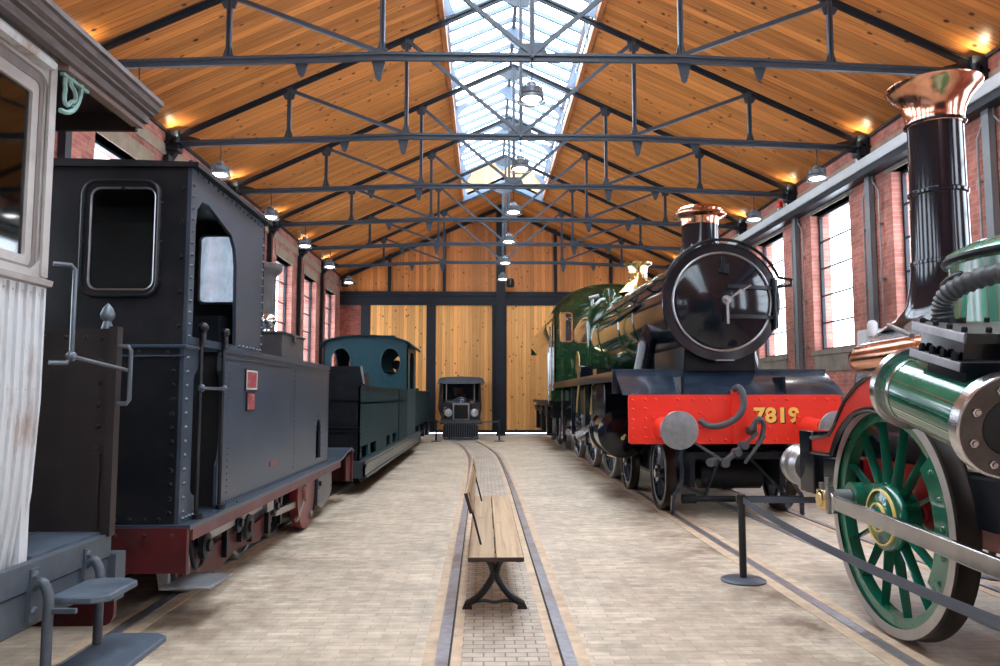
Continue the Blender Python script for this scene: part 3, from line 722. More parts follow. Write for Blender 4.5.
# buffer beam
m = MB(); m.prism(rrect(CE - 1.27, CE + 1.27, .855, 1.435, .035), 'xz', 9.0, 9.04)
rv = []
for z in (.92, 1.03, 1.14, 1.26, 1.37): rv += [(CE - 1.22, 9.0, z), (CE - 1.07, 9.0, z + .01)]
for x in (-.95, -.68, -.5, -.3, -.12, .12, .3, .47, .62, .95, 1.1, 1.2): rv += [(CE + x, 9.0, 1.38), (CE + x, 9.0, .9)]
for x in (-.42, .25, .4): rv += [(CE + x, 9.0, 1.22), (CE + x, 9.0, 1.05)]
m.rivets(rv, (0, -1, 0), .02, .018); bm_ = part('buffer_beam', m, P_RED, E, label='red front beam with rivets and number 7819')
for sg in (-1, 1):
    x = CE + sg * .865
    m = MB(); m.box(x - .145, x + .145, 8.975, 9.0, .88, 1.22); m.rivets([(x + a, 8.975, z) for a in (-.12, .12) for z in (.93, 1.05, 1.17)], (0, -1, 0), .018)
    m.lathe([(.125, 0), (.125, -.04), (.112, -.06), (.10, -.4), (.11, -.41), (.11, -.45), (0, -.45)], (x, 8.98, 1.05), (0, 1, 0), 28)
    bf = part('buffer', m, P_RED, E, label='round steel faced buffer on red housing')
    m = MB(); m.cyl((x, 8.55, 1.05), (x, 8.3, 1.05), .075, n=18); m.lathe([(0, 0), (.08, .0), (.205, -.03), (.21, -.045), (.205, -.055), (.1, -.068), (0, -.07)], (x, 8.29, 1.05), (0, 1, 0), 44)
    part('buffer_head', m, P_GREY, bf)
tx = CE + .49
text_mesh('7819', .235, (tx + .012, 8.9975, 1.175), (PI / 2, 0, 0), P_DARK, bm_, 'number_shadow', .001, .012, 1.12)
text_mesh('7819', .235, (tx, 8.9955, 1.185), (PI / 2, 0, 0), P_GOLD, bm_, 'number', .0015, .009, 1.12)
# centre hook, standpipe, hose, screw coupling
m = MB(); m.box(CE - .05, CE + .02, 8.94, 9.0, .86, 1.5); m.cyl((CE, 8.97, 1.5), (CE, 8.97, 1.53), .04); part('standpipe', m, P_RED, E)
m = MB(); m.tube(spline([(CE - .02, 8.95, 1.5), (CE, 8.86, 1.52), (CE + .035, 8.82, 1.44), (CE + .03, 8.8, 1.3), (CE - .05, 8.8, 1.17), (CE - .2, 8.84, 1.085), (CE - .34, 8.9, 1.07), (CE - .43, 8.97, 1.13)], 7), .038, 14); part('vacuum_hose', m, P_HOSE, E)
m = MB()
m.prism([(8.99, .98), (8.84, .96), (8.76, 1.02), (8.76, 1.1), (8.8, 1.12), (8.8, 1.06), (8.86, 1.03), (8.99, 1.06)], 'yz', CE + .12, CE + .17)
m.tube(spline([(CE + .10, 8.76, 1.03), (CE + .17, 8.72, 1.16), (CE + .24, 8.74, 1.08), (CE + .2, 8.76, .9), (CE + .15, 8.78, .88)], 6), .03, 10)
m.bar((CE + .16, 8.72, 1.0), (CE - .16, 8.72, .72), .02, .035); m.bar((CE + .22, 8.66, .97), (CE - .02, 8.66, .66), .02, .035)
m.cyl((CE + .0, 8.69, .87), (CE - .24, 8.69, .67), .035, n=12); m.cyl((CE - .1, 8.62, .78), (CE - .1, 8.76, .78), .045, n=12); m.cyl((CE - .02, 8.62, .86), (CE - .02, 8.76, .86), .05, n=6)
m.cyl((CE - .24, 8.64, .66), (CE - .24, 8.74, .66), .05, n=14); m.cyl((CE - .42, 8.64, .67), (CE - .34, 8.74, .67), .05, n=12)
m.bar((CE - .24, 8.66, .67), (CE - .58, 8.75, .9), .018, .03)
part('screw_coupling', m, P_HOSE, E)
# frames, bogie
m = MB()
for sg in (-1, 1):
    m.box(CE + sg * .6, CE + sg * .63, 9.04, 17.8, .75, 1.65)
m.box(CE - .6, CE + .6, 9.05, 9.6, .88, 1.4); m.box(CE - .6, CE + .6, 10.2, 11.2, .6, 1.7); m.box(CE - .62, CE + .62, 13.8, 17.6, .7, 1.6)
part('frames', m, P_BLKS, E)
m = MB(); yb = 8.98
m.cyl((CE - .62, yb, .22), (CE + .74, yb, .22), .035, n=12); m.cyl((CE - .66, yb, .22), (CE - .5, yb, .22), .055, n=12)
m.box(CE - .5, CE + .62, yb, yb + .05, .68, .76); m.bar((CE - .2, yb, .72), (CE - .4, yb, .22), .035, .03); m.bar((CE + .12, yb, .72), (CE + .6, yb, .22), .035, .03)
m.box(CE - .56, CE - .5, yb, 12.4, .35, .75); m.box(CE + .5, CE + .56, yb, 12.4, .35, .75); m.box(CE - .5, CE + .5, 10.5, 10.9, .3, .6)
m.cyl((CE - .35, 9.4, .45), (CE + .4, 9.4, .45), .16, n=16)
bog = part('bogie', m, P_BLKS, E)
for sg in (-1, 1):
    m = MB(); x = CE + sg * .66; pts = [(x, 9.0, .78), (x - sg * -.0, 8.98, .62), (x, 8.98, .42), (x + sg * .04, 9.0, .33), (x + sg * .1, 9.0, .26), (x + sg * .11, 9.02, .03)]
    for a, b in zip(pts, pts[1:]): m.bar(a, b, .035, .055, (0, 1, 0))
    part('guard_iron', m, P_BLUB, bog)
for i, (y, R, n) in enumerate(((9.62, .457, 10), (11.75, .457, 10), (13.35, .864, 18), (15.5, .864, 18), (17.86, .864, 18))):
    for sg in (-1, 1):
        wheel(E, (CE + sg * .80, y, R), R, sg, n, P_BLUB, P_TYRE if i < 2 else P_BRTD, hub=.11 if i < 2 else .2, spw=.035 if i < 2 else .045)
    ax = MB().cyl((CE - .7, y, R), (CE + .7, y, R), .08, n=12); part('axle', ax, P_BLKS, E)
# cylinders, slide bars, rods
for sg in (-1, 1):
    x = CE + sg * 1.04
    m = MB(); m.lathe([(0, 0), (.22, 0), (.33, .03), (.345, .05), (.345, .1), (.31, .1), (.31, .95), (.34, .95), (.34, 1.05), (0, 1.05)], (x, 10.62, .90), (0, 1, 0), 36)
    m.prism([(10.72, 1.0), (11.6, 1.0), (11.55, 1.6), (10.78, 1.6)], 'yz', x - sg * .2, x + sg * .235)
    cy_ = part('cylinder', m, P_BLK, E, bevel=.01)
    m = MB(); m.cyl((x - sg * -.02, 10.62, .85), (x + sg * .02, 10.55, .84), .03, n=10); m.cyl((x, 10.5, .88), (x, 10.62, .88), .02, n=8); part('drain_cock', m, P_BRASS, cy_)
    m = MB(); m.box(x - .03, x + .03, 11.67, 13.0, 1.12, 1.17); m.box(x - .03, x + .03, 11.67, 13.0, .80, .85); m.cyl((x, 11.6, .98), (x, 12.5, .98), .035, n=12); m.box(x - .06, x + .07, 12.4, 12.7, .82, 1.14)
    m.box(x - .1, x + .1, 12.95, 13.05, .7, 1.6)
    part('slide_bars', m, P_BRT, E)
    m = MB(); m.bar((x + sg * .06, 12.55, .98), (x + sg * .06, 15.5, .62), .04, .12); part('connecting_rod', m, P_BRT, E)
    m = MB(); m.bar((x + sg * -.02, 13.35, .62), (x - sg * .02, 17.86, .62), .04, .1)
    for y in (13.35, 15.5, 17.86): m.cyl((x - sg * .1, y, .62), (x + sg * .04, y, .62), .1, n=16)
    part('coupling_rod', m, P_BRT, E)
    part('valve_spindle', MB().tube([(x, 11.5, 1.5), (x, 12.9, 1.46), (x, 13.0, 1.3)], .02), P_BRTD, E)
    part('drain_pipe', MB().tube([(x - sg * .05, 10.9, .62), (x - sg * .05, 11.6, .5), (x, 12.0, .5)], .015), P_BRASS, E)
    for y, z0 in ((12.33, .5), (14.35, .5), (16.55, .6)): part('motion_bracket', MB().box(x - .04, x + .04, y - .04, y + .04, z0, 1.62), P_BLUB, E)
    part('damper_rod', MB().bar((x, 16.9, 1.2), (x, 18.6, 1.1), .03, .05), P_BLUB, E)
    part('cab_step', MB().box(x + sg * .02, x + sg * .08, 18.0, 18.4, .35, 1.6).box(x + sg * .0, x + sg * .22, 17.98, 18.42, .36, .4), P_BLUB, E)
# splashers over driving wheels
    for y in (13.35, 15.5):
        m = MB(); m.prism([(y + .95 * math.cos(a), .80 + .98 * math.sin(a)) for a in [PI * (.08 + .84 * k / 16) for k in range(17)]], 'yz', CE + sg * .98, CE + sg * .72)
        part('splasher', m, P_GRN, E); 
        part('splasher_bead', MB().tube([(CE + sg * .985, y + .955 * math.cos(a), .80 + .985 * math.sin(a)) for a in [PI * (.09 + .82 * k / 16) for k in range(17)]], .012, 6), P_BRASS, E)
m = MB(); m.prism(circ(15.95, 2.02, .34, 20, 0, PI) + [(15.61, 1.9), (16.29, 1.9)], 'yz', CE - 1.02, CE - 1.0); part('nameplate', m, P_BRASS, E)
part('sand_box', MB().box(CE - 1.2, CE - .95, 14.1, 14.5, 1.73, 1.98), P_BLK, E, bevel=.02)
# cab
cw = 1.33
roof = [(CE + (cw + .03) * math.cos(a) * 1.0, 3.26 + .78 * math.sin(a)) for a in [PI * k / 20 for k in range(21)]]
arch = [(CE + cw, 1.55)] + [(CE + cw, 3.26)] + [(CE + cw * math.cos(a), 3.26 + .76 * math.sin(a)) for a in [PI * k / 20 for k in range(1, 20)]] + [(CE - cw, 3.26), (CE - cw, 1.55)]
m = MB(); m.prism(arch, 'xz', 17.7, 17.73, [rrect(CE - 1.2, CE - .93, 2.7, 3.35, .06), rrect(CE + .93, CE + 1.2, 2.7, 3.35, .06)])
for sg in (-1, 1):
    m.prism([(17.7, 1.55), (18.9, 1.55), (18.9, 2.3), (18.6, 2.5), (18.5, 3.27), (17.7, 3.27)], 'yz', CE + sg * cw, CE + sg * (cw - .03), [rrect(17.95, 18.4, 2.6, 3.15, .05)])
cab = part('cab', m, P_GRN, E)
m = MB(); ro = [(CE + (cw + .04) * math.cos(a), 3.26 + .79 * math.sin(a)) for a in [PI * k / 20 for k in range(21)]]; ri = [(CE + (cw) * math.cos(a), 3.26 + .76 * math.sin(a)) for a in [PI * (20 - k) / 20 for k in range(21)]]
m.prism(ro + ri, 'xz', 17.62, 19.5); part('cab_roof', m, P_GRN, cab)
for sg in (-1, 1):
    m = MB(); m.prism(rrect(CE + sg * 1.065 - .16, CE + sg * 1.065 + .16, 2.675, 3.375, .07), 'xz', 17.68, 17.7, [rrect(CE + sg * 1.065 - .135, CE + sg * 1.065 + .135, 2.7, 3.35, .06)]); wf_ = part('window_frame', m, P_BRASS, cab)
    part('pane', MB().box(CE + sg * 1.065 - .135, CE + sg * 1.065 + .135, 17.71, 17.715, 2.7, 3.35), M_GLASS, wf_)
m = MB(); m.cyl((CE - cw - .03, 18.55, 1.7), (CE - cw - .03, 18.55, 3.1), .016, n=8); m.cyl((CE - cw - .04, 18.92, 1.2), (CE - cw - .04, 18.92, 2.5), .016, n=8); m.box(CE - cw - .06, CE - cw - .02, 18.4, 18.48, 2.6, 3.1)
part('cab_handrail', m, P_BRT, cab)
# tender: a separate vehicle behind
T = thing('tender', (CE, 19.6, 0), 'glossy green coal tender coupled behind the big express engine', 'tender')
tw = 1.27
m = MB(); m.box(CE - tw, CE + tw, 19.6, 26.0, 1.28, 2.85); part('tank', m, P_GRN, T, bevel=.03)
m = MB()
m.prism([(CE - tw, 2.8), (CE - tw - .12, 3.12), (CE - tw - .12, 3.3), (CE - tw - .1, 3.3), (CE - tw - .09, 3.13), (CE - tw + .04, 2.8)], 'xz', 19.6, 26.0)
m.prism([(CE + tw, 2.8), (CE + tw + .12, 3.12), (CE + tw + .12, 3.3), (CE + tw + .1, 3.3), (CE + tw + .09, 3.13), (CE + tw - .04, 2.8)], 'xz', 19.6, 26.0)
m.box(CE - tw - .1, CE + tw + .1, 25.96, 26.0, 2.8, 3.3)
part('flared_top', m, P_GRN, T)
m = MB(); m.box(CE - 1.2, CE + 1.2, 19.7, 25.9, .85, 1.28); m.box(CE - 1.3, CE + 1.3, 19.6, 26.05, 1.22, 1.3)
for y in (20.6, 22.7, 24.8):
    m.box(CE - 1.28, CE - 1.15, y - .14, y + .14, .4, .95); m.box(CE + 1.15, CE + 1.28, y - .14, y + .14, .4, .95)
    m.tube(spline([(CE - 1.26, y - .55, 1.1), (CE - 1.26, y, .98), (CE - 1.26, y + .55, 1.1)], 5), .05)
m.box(CE - 1.34, CE - 1.1, 19.8, 20.1, .4, .44); m.box(CE - 1.34, CE - 1.3, 19.8, 20.1, .4, 1.25)
part('underframe', m, P_BLKS, T)
for y in (20.6, 22.7, 24.8):
    for sg in (-1, 1): wheel(T, (CE + sg * .80, y, .62), .62, sg, 12, P_BLKS, P_BRTD, hub=.13, spw=.04)
m = MB()
for z in (1.25,): m.cyl((CE - tw - .05, 19.7, 1.35), (CE - tw - .05, 19.7, 2.7), .016, n=8)
part('handrail', m, P_BRTD, T)

# ------------------------------------------------------------------ green foreground engine (early pattern)
CF = 3.06
F = thing('vintage_locomotive', (CF, 4.55, 0), 'bright green early steam engine with tall black chimney, copper crown and big green spoked wheel', 'locomotive')
P_GRF = paint('bright engine green', (.005, .115, .066), .16, var=.12, coat=.7)
P_GRL = planks('varnished green lagging', (0, 0, 1), (0, 1, 0), 9.0, (.03, .22, .13), (.02, .19, .11), (.015, .15, .09), rough=.14, knot=0, coat=.9)
P_REDF = paint('frame red', (.62, .035, .02), .22, var=.08, coat=.6)
P_REDD = paint('deep frame red', (.28, .012, .014), .25, var=.15, coat=.5)
P_YEL = paint('yellow lining', (.80, .58, .18), .4, var=.05)
for sg, xx in ((-1, 2.395), (1, 3.725)):
    wc = (xx, 4.555, .70); R = .685
    w_ = wheel(F, wc, R, sg, 14, P_GRF, P_TYRE, width=.125, hub=.17, cw=(math.radians(140), math.radians(215)) if sg < 0 else None, spw=.016, label='green spoked driving wheel with yellow lined hub' if sg < 0 else None, phase=.05)
    m = MB(); m.lathe([(R - .06, -.003), (R - .005, -.003), (R - .005, .0), (R - .06, .0)], wc, (-sg, 0, 0), 72); part('rim_face', m, paint('bare rim steel', (.42, .39, .36), .4, metal=.5, var=.15) if sg < 0 else bpy.data.materials['bare rim steel'], w_)
    m = MB(); m.lathe([(0, -.06), (.06, -.06), (.085, -.045), (.1, -.035), (.19, -.02), (.205, 0), (.205, .02)], wc, (-sg, 0, 0), 40)
    m.cyl((xx, 4.84, .79), (xx + sg * .07, 4.84, .79), .085, n=24); m.prism([(4.56, .90), (4.9, .86), (4.92, .74), (4.6, .53)], 'yz', xx - sg * .06, xx + sg * .018)
    part('hub', m, P_GRF, w_)
    m = MB()
    for r in (.155, .075): m.lathe([(r, -.0385 if r > .1 else -.058), (r + .011, -.037 if r > .1 else -.057), (r + .011, -.02), (r, -.02)], wc, (-sg, 0, 0), 40)
    part('lining', m, P_YEL, w_)
m = MB(); m.cyl((2.6, 4.56, .715), (3.6, 4.56, .715), .06); part('axle', m, P_REDD, F)
# crank pin, connecting rod, brass strap
m = MB(); m.cyl((2.32, 4.84, .79), (2.13, 4.84, .79), .04, n=18); part('crank_pin', m, P_GREY, F)
m = MB(); m.bar((2.17, 4.74, .765), (2.17, 2.0, .64), .035, .088); m.bar((2.17, 4.80, .80), (2.17, 4.70, .735), .04, .1); 
rod = part('connecting_rod', m, P_BRT, F, bevel=.006)
m = MB(); m.box(2.13, 2.19, 4.775, 4.90, .705, .83); m.cyl((2.12, 4.85, .765), (2.20, 4.85, .765), .045, n=14); part('brass_bearing', m, P_BRASS, rod, bevel=.006)
m = MB(); m.box(2.14, 2.18, 4.75, 4.775, .69, .86); m.cyl((2.16, 4.80, .83), (2.16, 4.80, .91), .018, n=8); m.cyl((2.16, 4.88, .82), (2.16, 4.88, .87), .018, n=8); part('strap', m, P_BRTD, rod)
# frames and front beam
def arcp(r, a0, a1, n=16, cy=4.56, cz=.715): return [(cy + r * math.cos(math.radians(a0 + (a1 - a0) * i / n)), cz + r * math.sin(math.radians(a0 + (a1 - a0) * i / n))) for i in range(n + 1)]
for sg, xf in ((-1, 2.335), (1, 3.775)):
    inner = arcp(.625, 30, 108)
    outer_ = [(4.36, 1.50), (4.46, 1.545), (4.58, 1.535), (4.71, 1.488), (4.80, 1.44), (4.888, 1.388), (4.97, 1.31), (5.05, 1.22), (5.135, 1.157), (5.42, 1.12), (5.42, 1.022)]
    m = MB(); m.prism(outer_ + inner, 'yz', xf, xf + .02)
    fp = part('frame_plate', m, P_REDF, F)
    m = MB(); m.tube([(xf - .002, y, z) for y, z in inner], .02, 8); m.tube([(xf - .002, 5.42, 1.022), (xf - .002, inner[0][0], inner[0][1])], .014, 6); m.tube([(xf - .002, y, z) for y, z in outer_[1:]], .015, 6)
    part('beading', m, P_BLK, fp)
    xf = 2.5 if sg < 0 else 3.6
    m = MB(); m.box(xf + .12, xf + .15, 1.8, 5.7, .62, 1.0); part('inner_frame', m, P_REDD, F)
m = MB(); m.box(2.43, 3.68, 5.62, 5.86, .70, 1.16); m.box(2.47, 3.64, 5.25, 5.62, .70, .985); hb_ = part('front_beam', m, P_BLK, F, bevel=.008)
for x in (2.52, 3.6):
    m = MB(); m.lathe([(0, 0), (.13, 0), (.14, .05), (.15, .07), (.14, .1), (.16, .12), (.155, .16), (.165, .18), (.15, .24), (.0, .25)], (x, 5.86, .88), (0, 1, 0), 28); part('spring_buffer', m, P_BRTD, F)
# smokebox drum, boiler
m = MB(); m.lathe([(0, .9), (.25, .89), (.48, .82), (.52, .76), (.53, .70), (.53, -.1), (0, -.1)], (CF + .04, 4.5, 1.47), (0, 1, 0), 56)
m.rivets([(CF + .04 + .53 * math.cos(a), 5.17, 1.47 + .53 * math.sin(a)) for a in [PI * k / 20 for k in range(21)]] + [(CF + .04 + .53 * math.cos(a), 4.5, 1.47 + .53 * math.sin(a)) for a in [PI * k / 20 for k in range(21)]], (-.5, 0, .8), .015)
part('smokebox', m, paint('silvered black smokebox', (.16, .175, .19), .25, metal=.5, var=.3, coat=.5), F)
m = MB(); m.lathe([(0, 0), (.54, 0), (.54, -.05), (.52, -.06), (.52, -2.2), (0, -2.2)], (CF + .04, 4.42, 1.47), (0, 1, 0), 56); part('boiler', m, P_GRF, F)
m = MB(); m.lathe([(.54, 1.4), (.54, 2.12), (.56, 2.13), (.57, 2.16), (.55, 2.19), (.45, 2.24), (0, 2.28)], (CF, 3.88, 0), (0, 0, 1), 56)
dome = part('lagged_casing', m, planks('green vertical lagging', (0, 1, 0), (0, 0, 1), .05, (.05, .26, .18), (.03, .2, .12), (.02, .14, .08), rough=.15, knot=0, coat=.9, seamw=.12), F)
part('casing_rim', MB().tube([(CF + .555 * math.cos(a), 3.88 + .555 * math.sin(a), 2.15) for a in [2 * PI * k / 48 for k in range(48)]], .022, 8, True), P_BLKS, dome)
m = MB(); m.tube(spline([(2.5, 4.0, 1.75), (2.47, 4.0, 1.95), (2.48, 4.0, 2.02), (2.53, 3.93, 2.06), (2.62, 3.85, 2.06)], 5), .022, 10); part('steam_pipe', m, P_BLK, F)
# chimney
CHY = 5.05; cx = CF + .05
m = MB(); m.lathe([(.40, 1.86), (.30, 1.93), (.225, 2.03), (.197, 2.17), (.188, 2.30), (.188, 2.305), (.192, 2.31), (.192, 2.33), (.180, 2.335), (.176, 2.78), (.187, 2.79), (.187, 2.81), (.174, 2.82), (.172, 3.29), (0, 3.29)], (cx, CHY, 0), n=48)
chf = part('chimney', m, P_BLK, F)
m = MB(); m.lathe([(.174, 3.27), (.183, 3.29), (.182, 3.32), (.192, 3.38), (.222, 3.45), (.265, 3.505), (.298, 3.54), (.302, 3.553), (.285, 3.553), (.22, 3.47), (.15, 3.37), (0, 3.35)], (cx, CHY, 0), n=56); part('copper_crown', m, P_COPP, chf)
m = MB(); m.tube([(cx + .184 * math.cos(a), CHY + .184 * math.sin(a), 3.285) for a in [2 * PI * k / 40 for k in range(40)]], .011, 8, True); part('collar', m, P_BLK, chf)
# copper feed pipe capsule
m = MB(); m.lathe([(0, 0), (.04, .005), (.07, .025), (.088, .06), (.096, .11), (.096, .9), (0, .9)], (2.44, 4.92, 1.655), (0, -1, .02), 28); part('copper_pipe', m, P_COPP, F)
# inclined cylinder and valve chest, in a frame tilted along the cylinder
O = Vector((2.027, 2.906, 1.302)); X_ = Vector((.99993, -.012, 0)); A = Vector((.0117, .9745, .2241)).normalized(); U = X_.cross(A).normalized(); CL = .70
def loc(x, s, t): return O + X_ * x + A * s + U * t
def lbox(mb, x0, x1, s0, s1, t0, t1):
    vs = [loc(x, s, t) for t in (t0, t1) for s, x in ((s0, x0), (s0, x1), (s1, x1), (s1, x0))]
    mb.add(vs, [(0, 3, 2, 1), (4, 5, 6, 7), (0, 1, 5, 4), (1, 2, 6, 5), (2, 3, 7, 6), (3, 0, 4, 7)])
BR = .163
m = MB(); m.lathe([(BR, .02), (BR, CL - .02)], O, A, 64)
cyl_ = part('cylinder', m, P_GRF, F, label='glossy green inclined cylinder with steel flanges')
m = MB()
for s_, wd in ((.06, .025), (.60, .025)): m.lathe([(BR + .001, s_), (BR + .004, s_), (BR + .004, s_ + wd), (BR + .001, s_ + wd)], O, A, 56)
for k in range(16):
    a = 2 * PI * k / 16; v = (X_ * math.cos(a) + U * math.sin(a)) * (BR + .0005); m.bar(O + v + A * .05, O + v + A * .66, .004, .003, v)
part('lagging_band', m, P_BRT, cyl_)
m = MB(); m.lathe([(0, CL - .03), (.195, CL - .03), (.195, CL + .01), (.17, CL + .015), (0, CL + .015)], O, A, 64); part('end_flange', m, P_BRT, cyl_)
m = MB(); m.lathe([(BR, .05), (.209, .05), (.209, .0), (.205, -.005), (.115, -.005), (.108, .01), (.10, .03), (0, .03)], O, A, 64); nf = part('end_flange', m, P_BRT, cyl_)
m = MB(); m.lathe([(.113, -.008), (.198, -.008), (.198, -.003), (.113, -.003)], O, A, 64); part('flange_face', m, paint('dark burnished steel', (.10, .09, .085), .35, metal=.8), nf)
m = MB(); m.lathe([(0, .01), (.109, .0), (.109, -.008), (0, -.02)], O, A, 40); part('stuffing_box', m, P_DARK, nf)
for k in range(8):
    a = 2 * PI * (k + .5) / 8; p = O + (X_ * math.cos(a) + U * math.sin(a)) * .158 - A * .005
    part('stud_nut', MB().lathe([(0, .026), (.011, .026), (.013, .018), (.018, .017), (.018, 0)], p, -A, 6), P_BRT, nf)
bx0, bx1 = -.118, .30; S0, S1 = .158, .531
m = MB(); lbox(m, bx0, bx1, S0, S1, .183, .22); part('valve_chest_flange', m, P_BRTD, cyl_, bevel=.003)
m = MB(); lbox(m, bx0, bx1, S0 - .01, S1, .303, .341); part('valve_chest_flange', m, P_BRTD, cyl_, bevel=.003)
m = MB(); lbox(m, bx0 + .03, bx1 - .04, S0 + .03, S1 - .03, .20, .32); lbox(m, bx0 + .002, bx1, S0 - .012, S0 - .0, .182, .221); lbox(m, bx0 + .002, bx1, S0 - .025, S0 - .01, .302, .342); lbox(m, bx0 + .03, bx1 - .03, S0, S1 - .1, .1, .19)
part('valve_chest', m, P_BLK, cyl_)
for x, s_ in [(bx0 + .025, S0 + .03 + q * .1) for q in range(4)] + [(.0, S0 + .02), (.1, S0 + .02), (.2, S0 + .02), (.2, S0 + .2), (.2, S1 - .03), (.04, S1 - .03)]:
    part('chest_bolt', MB().lathe([(0, .022), (.009, .022), (.013, .018), (.013, .0)], loc(x, s_, .341), U, 6), P_BLKS, cyl_)
for s_ in (S0 + .06, S0 + .14, S0 + .22, S0 + .30):
    part('chest_bolt', MB().lathe([(0, .035), (.01, .035), (.015, .022), (.015, .0)], loc(bx0 + .015, s_, .22), U, 6), P_BLKS, cyl_)
# ribbed hose with its flange
hp = spline([(2.07, 3.36, 1.74), (2.065, 3.36, 1.82), (2.08, 3.31, 1.885), (2.15, 3.2, 1.93), (2.27, 3.08, 1.945), (2.42, 2.98, 1.93), (2.6, 2.88, 1.89), (2.8, 2.8, 1.78)], 8)
rr = [.039 + (.008 if k % 2 else 0) for k in range(len(hp))]
hs_ = part('ribbed_hose', MB().tube(hp, rr, 18), paint('black ribbed hose', (.035, .04, .045), .45, var=.2), F)
m = MB(); m.cyl((2.07, 3.36, 1.715), (2.07, 3.36, 1.735), .09, n=24); m.cyl((2.07, 3.36, 1.735), (2.07, 3.36, 1.76), .065, n=24)
for k in range(7): a = 2 * PI * k / 7; m.lathe([(0, .04), (.014, .04), (.014, 0)], (2.07 + .075 * math.cos(a), 3.36 + .075 * math.sin(a), 1.725), (0, 0, 1), 6)
part('hose_flange', m, P_BLKS, F)
m = MB(); m.cyl((2.35, 4.35, 1.83), (2.0, 3.5, 1.70), .012, n=10); part('reversing_rod', m, P_BRTD, F)
m = MB(); m.prism([(2.3, 1.2), (3.2, 1.2), (3.2, 1.5), (2.3, 1.5)], 'yz', 2.5, 2.6); m.box(2.5, 3.6, 2.3, 4.2, .75, 1.0); part('firebox_support', m, P_BLKS, F)
m = MB(); m.tube([(2.12, 3.0, .97), (2.2, 3.1, .99), (2.35, 3.1, .98)], .012); part('drain_pipe', m, P_BRASS, F)
for x in (2.47, 3.62): wheel(F, (x, 2.9, .4), .4, -1 if x < 3 else 1, 10, P_REDD, P_TYRE, hub=.1)
F.rotation_euler.z = 0.0

# ------------------------------------------------------------------ black tank engine
BX0, BX1, BC = -4.02, -1.88, -2.95
P_TK = paint('weathered blue grey black paint', (.034, .049, .072), .34, var=.25, sc=3, coat=.1, dirt=(.07, .08, .10), damt=.3, dsc=2.5)
P_TKB = paint('weathered black back sheet', (.007, .008, .011), .42, var=.3, sc=3, dirt=(.028, .024, .023), damt=.35, spec=.35)
P_RDD = paint('faded dark red frame paint', (.065, .004, .006), .5, var=.35, sc=5, dirt=(.05, .02, .018), damt=.6)
P_PNK = paint('dusty red frame edge', (.105, .034, .034), .5, var=.35, sc=6, dirt=(.12, .1, .1), damt=.6)
Bv = thing('tank_locomotive', (BC, 7.7, 0), 'black narrow gauge tank engine with riveted side tank and open cab, dark red buffer beam', 'locomotive')
yb0 = 4.83; ZF = .63; ZT_ = 1.77; ZC = 2.935
m = MB(); m.prism([(BX0 + .026, ZT_ - .04), (BX1 - .026, ZT_ - .04), (BX1 - .026, ZC - .02), (BX0 + .026, ZC - .02)], 'xz', yb0 + .002, yb0 + .03, [rrect(-2.52, -2.09, 2.08, 2.76, .07), rrect(-3.81, -3.38, 2.08, 2.76, .07)])
m.prism([(BX0 + .026, ZF), (BX1 - .026, ZF), (BX1 - .026, ZT_ - .04), (BX0 + .026, ZT_ - .04)], 'xz', yb0 - .028, yb0 + .0)
rv = line((BX1 - .05, yb0 - .0, 1.86), (BX1 - .05, yb0 - .0, 2.75), 5) + line((BX1 - .06, yb0 - .03, .7), (BX1 - .06, yb0 - .03, 1.66), 12) + line((BX1 - .12, yb0 - .03, .66), (-3.9, yb0 - .03, .66), 22) + line((BX1 - .1, yb0 - .03, 1.69), (-3.9, yb0 - .03, 1.69), 12)
m.rivets(rv, (0, -1, 0), .017, .014)
back = part('back_sheet', m, P_TKB, Bv)
for xa, xb in ((-2.52, -2.09), (-3.81, -3.38)):
    q = MB(); o_ = rrect(xa - .045, xb + .03, 2.04, 2.80, .1); i_ = rrect(xa + .005, xb - .005, 2.085, 2.755, .065); q.prism(o_, 'xz', yb0 - .02, yb0, [i_])
    pts = [(p[0], yb0 - .024, p[1]) for p in rrect(xa - .035, xb + .02, 2.05, 2.79, .09)]; q.tube(pts, .012, 6, True)
    q.rivets([(xa - .03, yb0 - .02, 2.15 + .5 * k / 2) for k in range(3)] + [(xb + .03, yb0 - .02, 2.15 + .5 * k / 2) for k in range(3)] + [((xa + xb) / 2, yb0 - .02, 2.06), ((xa + xb) / 2, yb0 - .02, 2.74)], (0, -1, 0), .015)
    wf_ = part('window_frame', q, P_TKB, back)
    q = MB(); q.tube([(p[0], yb0 - .005, p[1]) for p in rrect(xa + .008, xb - .008, 2.09, 2.75, .06)], .01, 6, True); part('rim', q, P_BRTD, wf_)
    part('pane', MB().box(xa, xb, yb0 + .01, yb0 + .014, 2.09, 2.75), glass('dusty cab glass', (.62, .68, .72), .06) if 'dusty cab glass' not in bpy.data.materials else bpy.data.materials['dusty cab glass'], wf_)
